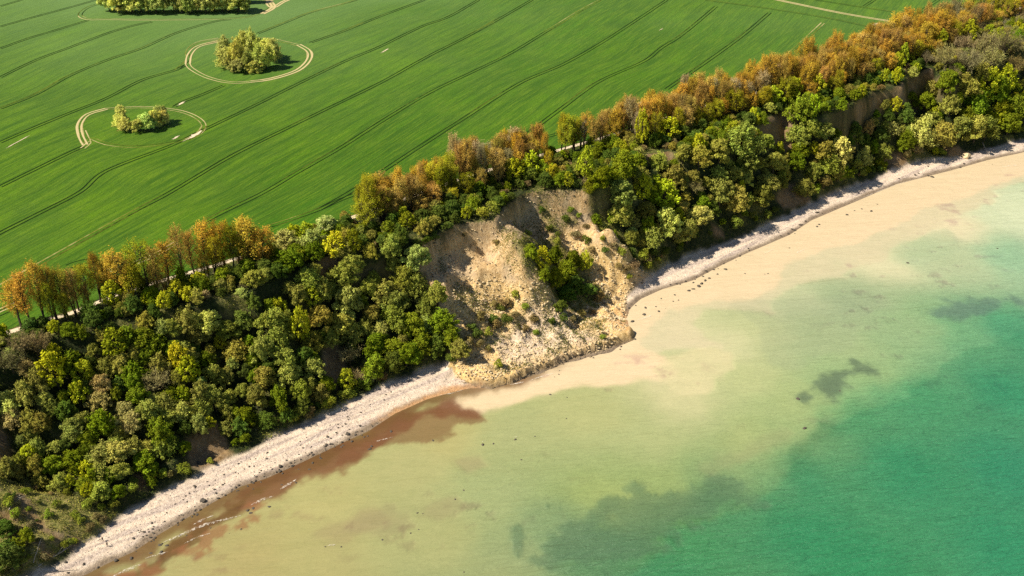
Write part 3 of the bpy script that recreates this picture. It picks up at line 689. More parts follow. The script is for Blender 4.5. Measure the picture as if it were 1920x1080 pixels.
def make_spray(seed, nb=75, n=5200, size=.23):
    """feathery crown of up-and-outward branches; radius 4, height 8"""
    rs = np.random.default_rng(seed); segs = [((0, 0, -1.5), (0, 0, 3.2), .26, .18)]; A0 = []; B0 = []
    ax = rs.uniform(.8, 1.2, 2)
    for i in range(nb):
        a_ = i * 2.399 + rs.uniform(-.3, .3); h = (i + .5) / nb; el = .1 + 1.4 * h; rr = rs.uniform(.72, 1.12)
        e = np.array([3.9 * ax[0] * math.cos(a_) * math.cos(el) * rr, 3.9 * ax[1] * math.sin(a_) * math.cos(el) * rr, 2.6 + 5.2 * math.sin(el) * rr - .8 * math.cos(el)])
        b = np.array([0, 0, 1.2 + 2.6 * h]); segs.append((b, b + (e - b) * .8, .09, .02)); A0.append(b); B0.append(e)
    k = rs.integers(0, nb, n); A0 = np.array(A0)[k]; B0 = np.array(B0)[k]; t = rs.uniform(.5, 1.12, (n, 1)); w_ = .62 * (1.25 - t)
    P = A0 + (B0 - A0) * t + rs.normal(size=(n, 3)) * (.16 + w_ * .75); P[:, 2] -= .25 * (t[:, 0] > 1)
    N = (B0 - A0) / np.linalg.norm(B0 - A0, axis=1)[:, None] * .8 + rs.normal(size=(n, 3)) * .7 + np.array([0, 0, .2])
    bv = rs.uniform(0, 1, nb); P[:, 2] = np.maximum(P[:, 2], .3)
    V, F, A = cards(P, N, size * rs.uniform(.5, 1.4, n), np.clip(.45 * bv[k] + .55 * rs.uniform(0, 1, n), 0, 1), rs)
    me = np_mesh('crown_mesh', V, F); attr_f(me, 'lv', A); me.materials.append(M_LEAF)
    V, F = tubes(segs, 4); mt = np_mesh('trunk_mesh', V, F); mt.materials.append(M_BARK); return me, mt
def make_upright(seed, n=2200):
    """bushy yellow-green tree with many pointed sprays; radius 3.6, height 9"""
    rs = np.random.default_rng(seed); L = []; segs = [((0, 0, -1.5), (0, 0, 3), .28, .2)]
    for i in range(26):
        a_ = i * 2.399; h = (i + .5) / 26; r = 3.3 * math.sin(math.pi * (.18 + .74 * h)) * rs.uniform(.5, 1.05); z = 1.8 + 6.6 * h
        L.append(((r * math.cos(a_), r * math.sin(a_), z), (.8, .8, 1.15 * rs.uniform(.8, 1.3))))
        segs.append(((0, 0, z * .55), (r * .8 * math.cos(a_), r * .8 * math.sin(a_), z), .08, .02))
    P, N, s, v = lobes_leaves(L, n, .27, rs, .5, (.3, 1.15), 1.0)
    V, F, A = cards(P, N, s, v, rs); me = np_mesh('crown_mesh', V, F); attr_f(me, 'lv', A); me.materials.append(M_LEAF)
    V, F = tubes(segs); mt = np_mesh('trunk_mesh', V, F); mt.materials.append(M_BARK); return me, mt
def make_poplar(seed, n=2300, w_=3.1, Hh=22.0, lo=.33):
    rs = np.random.default_rng(seed); segs = []; pts = []; lean = rs.uniform(-.5, .5, 2)
    ns = rs.integers(1, 3)
    stems = [(rs.uniform(-.7, .7), rs.uniform(-.7, .7)) for _ in range(ns)]
    for sx, sy in stems:
        prev = np.array([sx * .3, sy * .3, -1.0]); K = 7
        for i in range(1, K + 1):
            z = Hh * .94 * i / K; q = np.array([sx * .3 + sx * i * .25 + lean[0] * i / K + rs.normal() * .12, sy * .3 + sy * i * .25 + lean[1] * i / K + rs.normal() * .12, z])
            segs.append((prev, q, .34 * (1 - (i - 1) / K) + .04, .34 * (1 - i / K) + .04)); prev = q
    for i in range(60):
        h = lo + (1 - lo) * (i / 60) ** .85; a_ = i * 2.399 + rs.uniform(-.4, .4)
        prof = math.sin(math.pi * min(1, .16 + .74 * ((h - lo) / (1 - lo)))) ** .7
        r = w_ * prof * rs.uniform(.55, 1.12); sx, sy = stems[i % ns]
        b = np.array([sx + lean[0] * h, sy + lean[1] * h, Hh * (h - .10)]); e = b + np.array([r * math.cos(a_), r * math.sin(a_), Hh * (.10 + .05 * rs.uniform())])
        segs.append((b, e, .09, .025))
        pts.append((b * .35 + e * .65, e, r))
    k = rs.integers(0, len(pts), n); tt = rs.uniform(-.15, 1.2, n)
    A_ = np.array([p[0] for p in pts])[k]; B_ = np.array([p[1] for p in pts])[k]
    P = A_ + (B_ - A_) * tt[:, None] + rs.normal(size=(n, 3)) * np.array([.38, .38, .8])
    N = rs.normal(size=(n, 3)) + np.array([0, 0, .2]); bv = rs.uniform(0, 1, len(pts))
    V, F, A = cards(P, N, .155 * rs.uniform(.5, 1.5, n), np.clip(.4 * bv[k] + .6 * rs.uniform(0, 1, n), 0, 1), rs)
    me = np_mesh('crown_mesh', V, F); attr_f(me, 'lv', A); me.materials.append(M_LEAF)
    V, F = tubes(segs, 5); mt = np_mesh('trunk_mesh', V, F); mt.materials.append(M_BARK); return me, mt
def make_bare(seed, n=1700):
    """tree hardly in leaf: a dome of fine upright twigs; radius 4, height 9"""
    rs = np.random.default_rng(seed); segs = [((0, 0, -1.5), (0, 0, 2.6), .3, .22)]; ends = []
    for i in range(18):
        a_ = i * 2.399; el = rs.uniform(.35, 1.35); L_ = rs.uniform(3.4, 5.4); b = np.array([0, 0, rs.uniform(1.6, 3.4)])
        e = b + L_ * np.array([math.cos(a_) * math.cos(el), math.sin(a_) * math.cos(el), math.sin(el)]); segs.append((b, e, .11, .04))
        for j in range(5):
            m = b + (e - b) * rs.uniform(.4, 1); q = m + rs.normal(size=3) * .9 + np.array([0, 0, .9]) + (e - b) * .15; segs.append((m, q, .045, .015)); ends.append((m, q))
    k = rs.integers(0, len(ends), n); A_ = np.array([p[0] for p in ends])[k]; B_ = np.array([p[1] for p in ends])[k]
    P0 = A_ + (B_ - A_) * rs.uniform(0, 1.1, (n, 1)) + rs.normal(size=(n, 3)) * .35
    D = (B_ - A_) / np.linalg.norm(B_ - A_, axis=1)[:, None] + rs.normal(size=(n, 3)) * .55; D /= np.linalg.norm(D, axis=1)[:, None]
    sd = np.cross(D, rs.normal(size=(n, 3))); sd /= np.linalg.norm(sd, axis=1)[:, None]; ln = rs.uniform(.4, 1.0, (n, 1)); wd = .05
    V = np.stack([P0 - sd * wd, P0 + sd * wd, P0 + D * ln + sd * wd * .4, P0 + D * ln - sd * wd * .4], 1).reshape(-1, 3)
    me = np_mesh('crown_mesh', V, np.arange(4 * n).reshape(n, 4)); attr_f(me, 'lv', np.repeat(rs.uniform(0, 1, n), 4)); me.materials.append(M_LEAF)
    V, F = tubes(segs, 4); mt = np_mesh('trunk_mesh', V, F); mt.materials.append(M_BARK); return me, mt
def make_shrub(seed, n=900):
    """low dome; radius 1.5, height 2.4"""
    rs = np.random.default_rng(seed); L = []
    for i in range(9):
        a_ = i * 2.399; r = rs.uniform(.1, 1.0); R_ = rs.uniform(.45, .8)
        L.append(((r * math.cos(a_), r * math.sin(a_), rs.uniform(.5, 1.6)), (R_, R_, R_)))
    P, N, s, v = lobes_leaves(L, n, .15, rs, .3, (.6, 1.15), 1.0)
    V, F, A = cards(P, N, s, v, rs); me = np_mesh('crown_mesh', V, F); attr_f(me, 'lv', A); me.materials.append(M_LEAF)
    segs = [((0, 0, -.6), c, .05, .015) for c, r_ in L]; V, F = tubes(segs, 4); mt = np_mesh('stem_mesh', V, F); mt.materials.append(M_BARK); return me, mt
PRO = {
 'round': [make_round(s, nl, n, sz) for s, nl, n, sz in ((1, 44, 5200, .26), (2, 54, 5400, .25), (3, 38, 5000, .27), (4, 64, 5600, .24), (5, 48, 5200, .26), (6, 72, 5800, .24), (7, 58, 5400, .25), (8, 34, 4800, .27))] + [make_spray(s, nb) for s, nb in ((51, 60), (52, 80), (53, 48), (54, 95), (55, 70), (56, 40), (57, 110), (58, 64))],
 'upright': [make_upright(s) for s in (11, 12, 13)],
 'poplar': [make_poplar(s, n, w_) for s, n, w_ in ((21, 6200, 3.5), (22, 5400, 2.9), (23, 6800, 4.0), (24, 5000, 3.1), (25, 6000, 3.6), (26, 4400, 2.6), (27, 5200, 3.8), (28, 5800, 3.0))],
 'bare': [make_bare(s) for s in (31, 32, 33)],
 'shrub': [make_shrub(s) for s in (41, 42, 43, 44)]}
DIM = {'round': (4.0, 8.0), 'upright': (3.6, 9.0), 'poplar': (4.0, 22.0), 'bare': (4.2, 9.0), 'shrub': (1.5, 2.4)}
# kind letter: shape, object name, base colour, colour words
KIND = {
 'g': ('round', 'willow_tree', (.27, .275, .045), 'grey-green'), 'G': ('round', 'willow_tree', (.37, .375, .085), 'pale grey-green'),
 'n': ('round', 'broadleaf_tree', (.165, .205, .012), 'fresh green'), 'd': ('round', 'understory_tree', (.095, .135, .020), 'dark green'),
 'o': ('round', 'olive_green_tree', (.27, .245, .045), 'olive green'), 'y': ('upright', 'maple_tree', (.36, .37, .018), 'yellow-green'),  # olive ones are broadleaf trees of unknown species
 't': ('round', 'blossoming_tree', (.36, .29, .095), 'tan-brown'), 'b': ('bare', 'leafless_tree', (.25, .205, .085), 'grey-brown'),
 'P': ('poplar', 'poplar_tree', (.53, .325, .04), 'orange'), 'Q': ('poplar', 'tan_poplar_tree', (.45, .29, .065), 'tan-orange'), 'Y': ('poplar', 'pale_poplar_tree', (.36, .33, .02), 'yellow-green'),  # tan and yellow-green ones are poplars too, split by colour
 'W': ('poplar', 'pale_poplar_tree', (.42, .33, .17), 'pale beige'),  # pale beige poplar of the belt
 's': ('shrub', 'shrub', (.22, .25, .03), 'yellow-green'), 'S': ('shrub', 'shrub', (.10, .13, .02), 'dark green'), 'u': ('shrub', 'shrub', (.24, .18, .07), 'brownish'),
 'F': ('round', 'willow_tree', (.56, .56, .13), 'golden-yellow')}
TREES = []   # dicts, built after all positions are known
def add_tree(k, x, y, dia, hh=None, squash=1.0, grp=None, info=None, z=None):
    u_, v_ = to_uv(x, y); f_ = float(cv(CF, u_)) + 1.2 + min(2.0, dia * .25)
    if grp is None and v_ < f_ and float(hgt(x, y)) < 6 and not float(sdist(np.array(x), np.array(y), LS_W)) > 0: x, y = to_xy(u_, f_)
    sh = KIND[k][0]; r0, h0 = DIM[sh]; sxy = dia / 2 / r0; hh = hh or h0 * sxy * squash
    TREES.append(dict(k=k, x=x, y=y, z=float(hgt(x, y)) if z is None else z, sxy=sxy, sz=hh / h0, dia=dia, h=hh, grp=grp, info=info or {}))
def scale_at(x, y, z): return FPX / project(x, y, z)[2]
def crown(px, py, dpx, k):
    """a tree whose crown centre and width are seen at this picture point"""
    sh = KIND[k][0]; r0, h0 = DIM[sh]
    x, y = hit(px, py, 3.0); s = scale_at(x, y, float(hgt(x, y)))
    dia = dpx / s * 1.06; hh = h0 * dia / 2 / r0 * rng.uniform(.9, 1.15)
    x, y = hit(px, py, hh * .58)
    add_tree(k, x, y, dia, hh)
A_ = [(40,640,50,'b'),(18,672,44,'b'),(66,648,40,'b'),(48,688,30,'t'),(100,690,60,'y'),(70,702,46,'o'),(130,676,50,'n'),(158,696,42,'y'),(50,732,50,'o'),(10,752,48,'G'),(22,782,40,'t'),(85,745,32,'G'),(98,762,32,'g'),(50,782,45,'g'),(76,790,36,'o'),(116,745,28,'n'),(145,735,36,'y'),(190,722,42,'t'),(185,750,40,'t'),(214,735,26,'n'),
 (220,640,48,'y'),(238,626,48,'n'),(268,630,46,'n'),(292,642,50,'n'),(275,668,42,'n'),(246,692,42,'n'),(250,716,42,'n'),(295,680,44,'o'),(295,712,52,'b'),(330,668,40,'y'),(348,690,48,'y'),(340,650,34,'g'),(375,628,42,'o'),(392,604,50,'G'),(350,602,46,'g'),(320,612,36,'g'),(425,620,46,'g'),(412,640,28,'y'),(442,652,40,'g'),(466,640,34,'n'),(402,698,48,'g'),(425,702,36,'g'),(375,735,40,'o'),(402,746,46,'g'),(432,742,32,'g'),(335,708,32,'o'),(320,740,38,'n'),
 (235,765,42,'t'),(245,792,42,'t'),(275,765,52,'g'),(310,782,42,'g'),(300,806,46,'n'),(150,785,42,'g'),(186,792,50,'n'),(135,806,40,'g'),(165,822,36,'n'),(370,795,38,'G'),(392,790,22,'y'),(345,800,26,'d'),(450,800,34,'d'),(440,775,36,'n'),(70,836,32,'g'),(105,836,28,'g'),(135,860,46,'n'),(165,862,30,'g'),(218,848,50,'G'),(224,880,40,'g'),(270,862,46,'n'),(280,884,30,'n'),(185,880,40,'g'),(174,892,26,'y'),(252,835,34,'o'),(120,830,26,'d'),(345,835,30,'n'),
 (155,908,30,'n'),(165,918,26,'y'),(220,920,28,'n'),(130,900,24,'y'),(20,1050,50,'d'),(8,1030,50,'d'),(30,1020,34,'n'),(48,1005,30,'n'),(10,985,34,'d'),
 (535,447,50,'G'),(585,447,46,'G'),(612,420,46,'G'),(572,432,34,'y'),(540,482,56,'n'),(508,476,40,'n'),(562,478,34,'n'),(630,455,50,'y'),(666,452,32,'y'),(645,466,40,'o'),(735,460,38,'g'),(695,467,34,'g'),(737,492,26,'g'),(780,478,48,'G'),(660,490,42,'g'),(640,515,60,'g'),(575,516,42,'g'),(604,540,46,'g'),(562,552,44,'g'),(650,565,58,'G'),(700,520,28,'o'),(690,538,42,'g'),(722,546,42,'g'),(756,520,46,'g'),(782,532,42,'g'),(742,565,42,'g'),(820,550,46,'g'),(798,572,42,'g'),(640,600,50,'g'),(656,624,50,'g'),(600,590,46,'o'),(515,600,56,'g'),(522,630,46,'g'),(562,612,50,'y'),(586,640,40,'o'),(616,632,34,'g'),(492,652,50,'g'),(532,668,48,'g'),(700,582,40,'o'),(742,596,46,'g'),(772,606,50,'n'),(830,606,50,'n'),(846,632,38,'n'),(790,642,46,'n'),(682,612,40,'g'),(702,645,50,'n'),(738,654,42,'n'),(764,668,42,'n'),(830,660,42,'d'),(865,650,42,'o'),(655,668,42,'b'),
 (496,700,46,'o'),(540,702,44,'g'),(584,690,40,'o'),(480,740,48,'o'),(520,745,44,'n'),(560,732,46,'g'),(600,735,34,'o'),(460,775,44,'n'),(500,785,36,'d'),(700,690,44,'n'),(745,690,40,'d'),(790,684,36,'n'),(670,705,34,'b'),(425,770,36,'g'),(540,780,30,'d'),(570,770,30,'g'),
 (995,470,30,'n'),(1020,488,34,'y'),(1042,475,34,'n'),(1062,505,40,'n'),(1096,488,30,'y'),(1075,486,38,'n'),(1040,520,38,'n'),(1080,530,40,'d'),(1060,550,36,'d'),(1102,545,30,'d'),(1052,572,26,'d'),(1020,512,26,'n'),
 (1095,308,40,'y'),(1130,325,50,'n'),(1168,310,48,'n'),(1195,302,32,'n'),(1200,326,40,'o'),(1160,356,52,'g'),(1165,396,48,'g'),(1235,298,34,'g'),(1280,286,36,'g'),(1312,292,42,'g'),(1265,332,50,'g'),(1300,326,32,'o'),(1250,362,58,'y'),(1210,352,40,'y'),(1350,280,42,'g'),(1392,262,60,'g'),(1360,236,26,'n'),(1402,300,48,'g'),(1440,266,28,'g'),(1452,300,42,'g'),(1375,322,32,'g'),(1346,326,36,'g'),(1352,352,54,'g'),(1300,348,32,'b'),(1396,332,36,'g'),(1440,336,46,'o'),(1430,362,42,'g'),(1380,372,50,'o'),(1250,415,54,'G'),(1222,440,40,'g'),(1312,402,42,'G'),(1290,428,48,'g'),(1210,390,36,'o'),(1216,420,36,'n'),(1280,392,36,'o'),(1490,300,42,'n'),(1500,206,46,'n'),(1526,200,32,'y'),(1520,236,42,'g'),(1498,248,40,'g'),(1546,242,36,'g'),(1546,282,46,'g'),(1525,318,34,'g'),
 (1575,282,58,'G'),(1550,302,40,'g'),(1620,296,32,'G'),(1628,240,26,'t'),(1582,326,32,'n'),(1590,345,34,'o'),(1510,350,34,'o'),(1650,306,28,'n'),(1725,246,50,'G'),(1747,222,36,'g'),(1772,246,50,'o'),(1802,236,42,'g'),(1832,238,46,'g'),(1870,226,24,'y'),(1860,252,40,'o'),(1812,216,36,'n'),(1904,246,42,'n'),(1500,280,36,'n'),(1640,275,26,'n'),(1700,262,30,'n'),
 (1780,150,42,'n'),(1812,158,44,'g'),(1850,152,46,'y'),(1832,190,44,'n'),(1872,168,46,'n'),(1902,200,46,'n'),(1785,192,40,'g'),(1890,150,40,'y'),(1880,205,34,'n'),(1850,215,30,'n'),(1900,120,44,'b'),(1860,110,46,'b'),(1820,112,44,'b'),(1780,105,44,'b'),(1850,80,44,'b'),(1890,80,44,'b'),(1810,80,40,'b'),(1840,130,40,'o')]
for q in A_: crown(*q)
A2_ = [(1602,238,30,'d'),(1650,252,30,'d'),(1668,216,24,'d'),(1692,268,32,'n'),(1625,262,26,'d'),(1735,190,34,'n'),(1745,165,30,'o'),(1700,200,20,'d'),(1655,285,30,'g')]
for q in A2_: crown(*q)
SHR = [(895,630,24,'S'),(875,655,26,'u'),(930,612,24,'u'),(950,600,22,'S'),(915,655,16,'u'),(985,620,18,'u'),(1005,625,14,'s'),(1035,605,18,'S'),(1055,598,20,'S'),(1075,600,16,'u'),(925,570,16,'u'),(1210,488,22,'u'),(1240,495,16,'u'),(1180,520,14,'s'),(1160,500,16,'u'),(1135,470,14,'S'),(1100,452,18,'S'),(1070,395,14,'s'),(800,452,22,'S'),(815,446,20,'S'),(780,460,22,'S'),(825,640,26,'n'),(850,655,26,'s'),(1165,475,20,'s'),(1150,462,16,'u'),(1190,498,22,'u'),(1215,500,20,'s'),(1225,478,22,'S'),(1100,425,14,'u'),(1085,405,12,'s'),(940,580,20,'S'),(965,590,18,'u'),(985,575,16,'s'),(1000,600,18,'u'),(900,645,20,'u'),(915,625,18,'s'),(860,665,24,'S'),(845,675,24,'S'),(870,440,12,'u'),(1130,448,14,'s'),(1030,430,16,'S'),(1045,440,14,'S'),(1015,395,16,'S'),(50,922,20,'s'),(105,946,20,'s'),(125,925,18,'s'),(150,975,20,'s'),(190,950,16,'s'),(350,897,26,'s'),(400,873,15,'s'),(195,982,18,'u'),(165,945,24,'s'),(90,965,18,'s'),(60,985,18,'u'),(30,965,22,'s'),(15,940,22,'s'),(838,425,24,'S'),(965,556,24,'s'),(948,572,24,'u'),(900,600,26,'u'),(925,602,24,'S'),(885,615,20,'S'),(880,642,22,'u'),(1130,632,13,'s'),(935,686,22,'s'),(1205,480,24,'s'),(1175,505,18,'u'),(1235,488,16,'s'),(1385,434,30,'s'),(1440,406,18,'s'),(1250,482,22,'S'),(1120,560,22,'u'),(620,762,30,'s'),(650,745,28,'s'),(690,730,30,'s'),(560,800,22,'s'),(585,785,26,'u'),(720,712,24,'u'),(665,748,22,'s'),(1545,352,30,'u'),(1620,330,15,'s'),(1770,290,16,'s'),(1720,292,24,'u'),(1700,296,20,'u'),(1080,440,18,'u'),(1060,412,18,'S'),(1045,455,16,'s'),(1110,470,16,'u'),(905,405,28,'s'),(925,395,28,'s'),(880,402,24,'S'),(955,372,26,'S'),(975,350,26,'S'),(1090,590,18,'u'),(1110,585,14,'u'),(285,900,18,'u'),(320,890,18,'u'),(230,925,18,'s'),(250,905,20,'S'),(930,455,14,'u'),(990,440,18,'s')]
for px, py, d, k in SHR:
    x, y = hit(px, py, .8); s = scale_at(x, y, float(hgt(x, y))); add_tree(k, x, y, d / s, None)

for _i in range(46):
    px, py = rng.uniform(-10, 200), rng.uniform(905, 1075)
    if py < 905 + (px - 60) * .5 or py > 1075 - max(0, px - 90) * .6: continue
    x, y = hit(px, py); add_tree('usSu'[rng.integers(4)], x, y, rng.uniform(1.2, 3.2))
# poplar row on the left and the long belt of poplars along the edge
for px, pt, pb, wd, k in [(42,528,614,34,'P'),(62,512,616,34,'P'),(84,505,608,32,'P'),(108,512,600,30,'P'),(128,510,592,30,'P'),(148,505,582,26,'Q'),(166,502,575,26,'Y'),(188,488,566,28,'P'),(208,500,560,28,'P'),(240,470,565,46,'P'),(252,500,560,30,'Q'),(280,460,556,38,'Y'),(296,500,552,28,'Q'),(318,450,540,38,'P'),(346,442,530,26,'Q'),(368,447,524,28,'Q'),(392,424,516,34,'P'),(404,450,512,24,'Q'),(424,416,508,34,'P'),(448,440,506,26,'Q'),(468,420,504,48,'P')]:
    x, y = hit(px, pb); s = scale_at(x, y, PLAT); hh = (pb - pt) / s / .86
    add_tree(k, x, y, wd / s * 1.5, hh, grp='belt')
    if px % 4 < 2:
        qx, qy = to_xy(to_uv(x, y)[0] + 2.0, to_uv(x, y)[1] - 3.5); add_tree('QPY'[rng.integers(3)], qx, qy, wd / s * 1.1, hh * rng.uniform(.6, .85), grp='belt')
def belt(u0, u1, kinds, rows, hh, step=4.5, dia=8.4):
    u = u0
    while u < u1:
        for off in rows:
            uu = u + rng.uniform(-1.6, 1.6); v = float(cv(CP, uu)) - off + rng.uniform(-1.4, 1.4)
            x, y = to_xy(uu, v)
            if hgt(x, y) < PLAT - 2.5: continue
            add_tree(kinds[rng.integers(len(kinds))], x, y, dia * rng.uniform(.6, 1.35), hh * rng.uniform(.78, 1.16) * (1 + .10 * math.sin(uu * .13) + .06 * math.sin(uu * .41)), grp='belt')
        u += step * rng.uniform(.8, 1.2)
def u_at(px): 
    x, y = bp(px, float(np.interp(px, [p[0] for p in P_PX], [p[1] for p in P_PX])), PLAT); return to_uv(x, y)[0]
belt(u_at(655), u_at(690), 'YY', (6, 12), 15)
belt(u_at(692), u_at(790), 'PQPQQ', (4, 9, 14), 15.5)
belt(u_at(792), u_at(835), 'YYP', (4, 9, 13), 16)
belt(u_at(838), u_at(1000), 'PQPQW', (3, 8, 13), 18)
belt(u_at(700), u_at(1000), 'YQy', (18,), 11, step=9)
belt(u_at(1003), u_at(1016), 'Y', (4,), 16)
belt(u_at(1042), u_at(1070), 'YY', (4, 8), 16)
belt(u_at(1074), u_at(1086), 'W', (6,), 18)
belt(u_at(1090), u_at(1150), 'PQQ', (4, 9), 16)
belt(u_at(1152), u_at(1440), 'PQPQPQQW', (3, 9, 15), 17.5)
belt(u_at(1152), u_at(1440), 'YQPyY', (21,), 13, step=7)
belt(u_at(1442), u_at(1760), 'PQPQPQ', (3, 9, 15, 21), 17.5)
belt(u_at(1442), u_at(1760), 'YQPyY', (27,), 13, step=7)
belt(u_at(1765), u_at(1960), 'QPYb', (-2, 5, 12), 15, step=6)
# willows standing round the wet hollows in the field
def fieldw(px, pt, pb, wd, k='F'):
    x, y = hit(px, pb); s = scale_at(x, y, PLAT); hh = (pb - pt) / s / .93
    add_tree(k, x, y, wd / s * 1.1, hh, grp='field', info={'px': px, 'pb': pb})
for q in [(422,74,116,32),(428,92,128,34),(446,78,128,30),(458,57,104,28),(474,60,106,28),(488,70,108,26),(506,68,112,34),(516,76,118,30),(500,88,130,32),(486,92,132,32),(466,104,135,28),(448,112,136,34),(478,110,137,30),(440,90,120,26)]: fieldw(*q)
for q in [(232,192,236,28),(227,212,242,28),(236,220,247,26),(302,196,232,28),(292,206,240,30),(276,214,246,30),(262,220,248,24),(310,204,236,22)]: fieldw(*q)
for px in range(205, 462, 15):
    fieldw(px + rng.uniform(-3, 3), -12 - rng.uniform(0, 10), 24 + rng.uniform(-3, 2), 34 + rng.uniform(-4, 5)); fieldw(px + 7, -26 - rng.uniform(0, 8), 8 + rng.uniform(-3, 3), 34)

# forest filling: smaller trees and shrubs between the ones listed
pos = [(t['x'], t['y'], t['dia'] / 2) for t in TREES]
def free(x, y, r, k=.62):
    A = np.array(pos); d = np.hypot(A[:, 0] - x, A[:, 1] - y); return bool(np.all(d > (A[:, 2] + r) * k))
NOGO = BARE_W + [LS_W, GR_W]
def blocked(x, y, m=-.5): return any(float(sdist(np.array(x), np.array(y), P)) > m for P in NOGO)
cnt = 0
for _ in range(40000):
    uu = rng.uniform(-60, 640); vf_, ve_, vp_ = float(cv(CF, uu)), float(cv(CE, uu)), float(cv(CP, uu))
    v = rng.uniform(vf_ + 2.2, vp_ - 3); x, y = to_xy(uu, v)
    dia = rng.uniform(4.5, 8.0) if _ < 6000 else rng.uniform(3.0, 5.5); foot = v < vf_ + 5
    edge = bool(inside(np.array(x), np.array(y), E_POLY))
    if foot: dia = rng.uniform(2.2, 4.2)
    if edge: dia = rng.uniform(4.0, 7.5)
    if blocked(x, y): continue
    if not free(x, y, dia / 2, .42 if edge else .50): continue
    px, py, _ = project(x, y, float(hgt(x, y)))
    if px < -60 or px > 1990 or py > 1110: continue
    if px > 1735 and py < 150: k = 'bobbonyb'[rng.integers(8)]
    elif px > 1735: k = 'nygngd'[rng.integers(6)]
    elif edge: k = 'ddnonySdu'[rng.integers(9)]
    elif foot: k = 'sSuSns'[rng.integers(6)]
    else: k = 'gngdoGnoygdn'[rng.integers(12)]; k = 'd' if k == 'd' and rng.uniform() < .8 else k
    if k in 'sSu' and dia > 4.2: dia = 4.2
    add_tree(k, x, y, dia); pos.append((x, y, dia / 2)); cnt += 1
    if cnt >= 1000: break
print('filled', cnt, 'all', len(TREES))

# ------------------------------------------------------------------ where a thing stands, in words
ORD = ['first','second','third','fourth','fifth','sixth','seventh','eighth','ninth','tenth','eleventh','twelfth','thirteenth','fourteenth','fifteenth','sixteenth','seventeenth','eighteenth','nineteenth']
def ordinal(i):
    if i < 19: return ORD[i]
    n = i + 1; tens = ['', '', 'twenty', 'thirty', 'forty', 'fifty', 'sixty', 'seventy', 'eighty', 'ninety'][n // 10]
    return (tens[:-1] + 'ieth') if n % 10 == 0 else tens + '-' + ORD[n % 10 - 1]
ZX = [(150, 'by the left edge'), (300, 'above the two walkers'), (450, 'below the left poplars'), (600, 'under the cliff notch'), (740, 'well before the landslide'), (870, 'beside landslide, left'), (985, 'on the left landslide scar'), (1140, 'on the landslide middle'), (1290, 'just past the landslide'), (1430, 'in the middle-right wood'), (1580, 'left of the dark scarp'), (1740, 'around the dark scarp'), (1800, 'right of the dark scarp'), (9999, 'near the right edge')]
def zone(px):
    for a, n in ZX:
        if px < a: return n
def band(x, y, z):
    u, v = to_uv(x, y)
    if bool(inside(np.array(x), np.array(y), E_POLY)): return 'on the cliff top'
    if v < float(cv(CW, u)): return 'in the sea'
    if v < float(cv(CF, u)) and not z > 4: return 'on the beach'
    return 'at the cliff foot' if z < 8 else ('low on the slope' if z < 17 else ('mid-slope' if z < 27 else 'high on the slope'))
def settle(items, group_of):
    """items: (object, phrase, category, px). Same phrase -> ordinal from the left"""
    by = {}
    for it in items: by.setdefault(it[1], []).append(it)
    for ph, L in by.items():
        L.sort(key=lambda q: q[3])
        for i, (o, p, cat, px) in enumerate(L):
            tag(o, p if len(L) == 1 else f"{p}, {ordinal(i)} from left", cat, group_of(o))
GRP = {'tan_poplar_tree': 'tan trees of the cliff-top belt', 'pale_poplar_tree': 'pale and yellow-green trees of the cliff-top belt', 'understory_tree': 'dark trees on the wooded cliff', 'olive_green_tree': 'olive trees on the wooded cliff', 'willow_tree': 'willows on the wooded cliff', 'broadleaf_tree': 'green trees on the wooded cliff', 'maple_tree': 'yellow-green trees on the wooded cliff', 'blossoming_tree': 'tan trees on the cliff', 'leafless_tree': 'trees hardly in leaf', 'poplar_tree': 'poplars along the cliff-top path', 'shrub': 'shrubs on the cliff'}
NOUN = {'tan_poplar_tree': 'tree', 'pale_poplar_tree': 'tree', 'understory_tree': 'tree', 'olive_green_tree': 'tree', 'willow_tree': 'willow', 'broadleaf_tree': 'tree', 'maple_tree': 'maple', 'blossoming_tree': 'tree', 'leafless_tree': 'leafless tree', 'poplar_tree': 'poplar', 'shrub': 'shrub'}
items = []; groups = {}
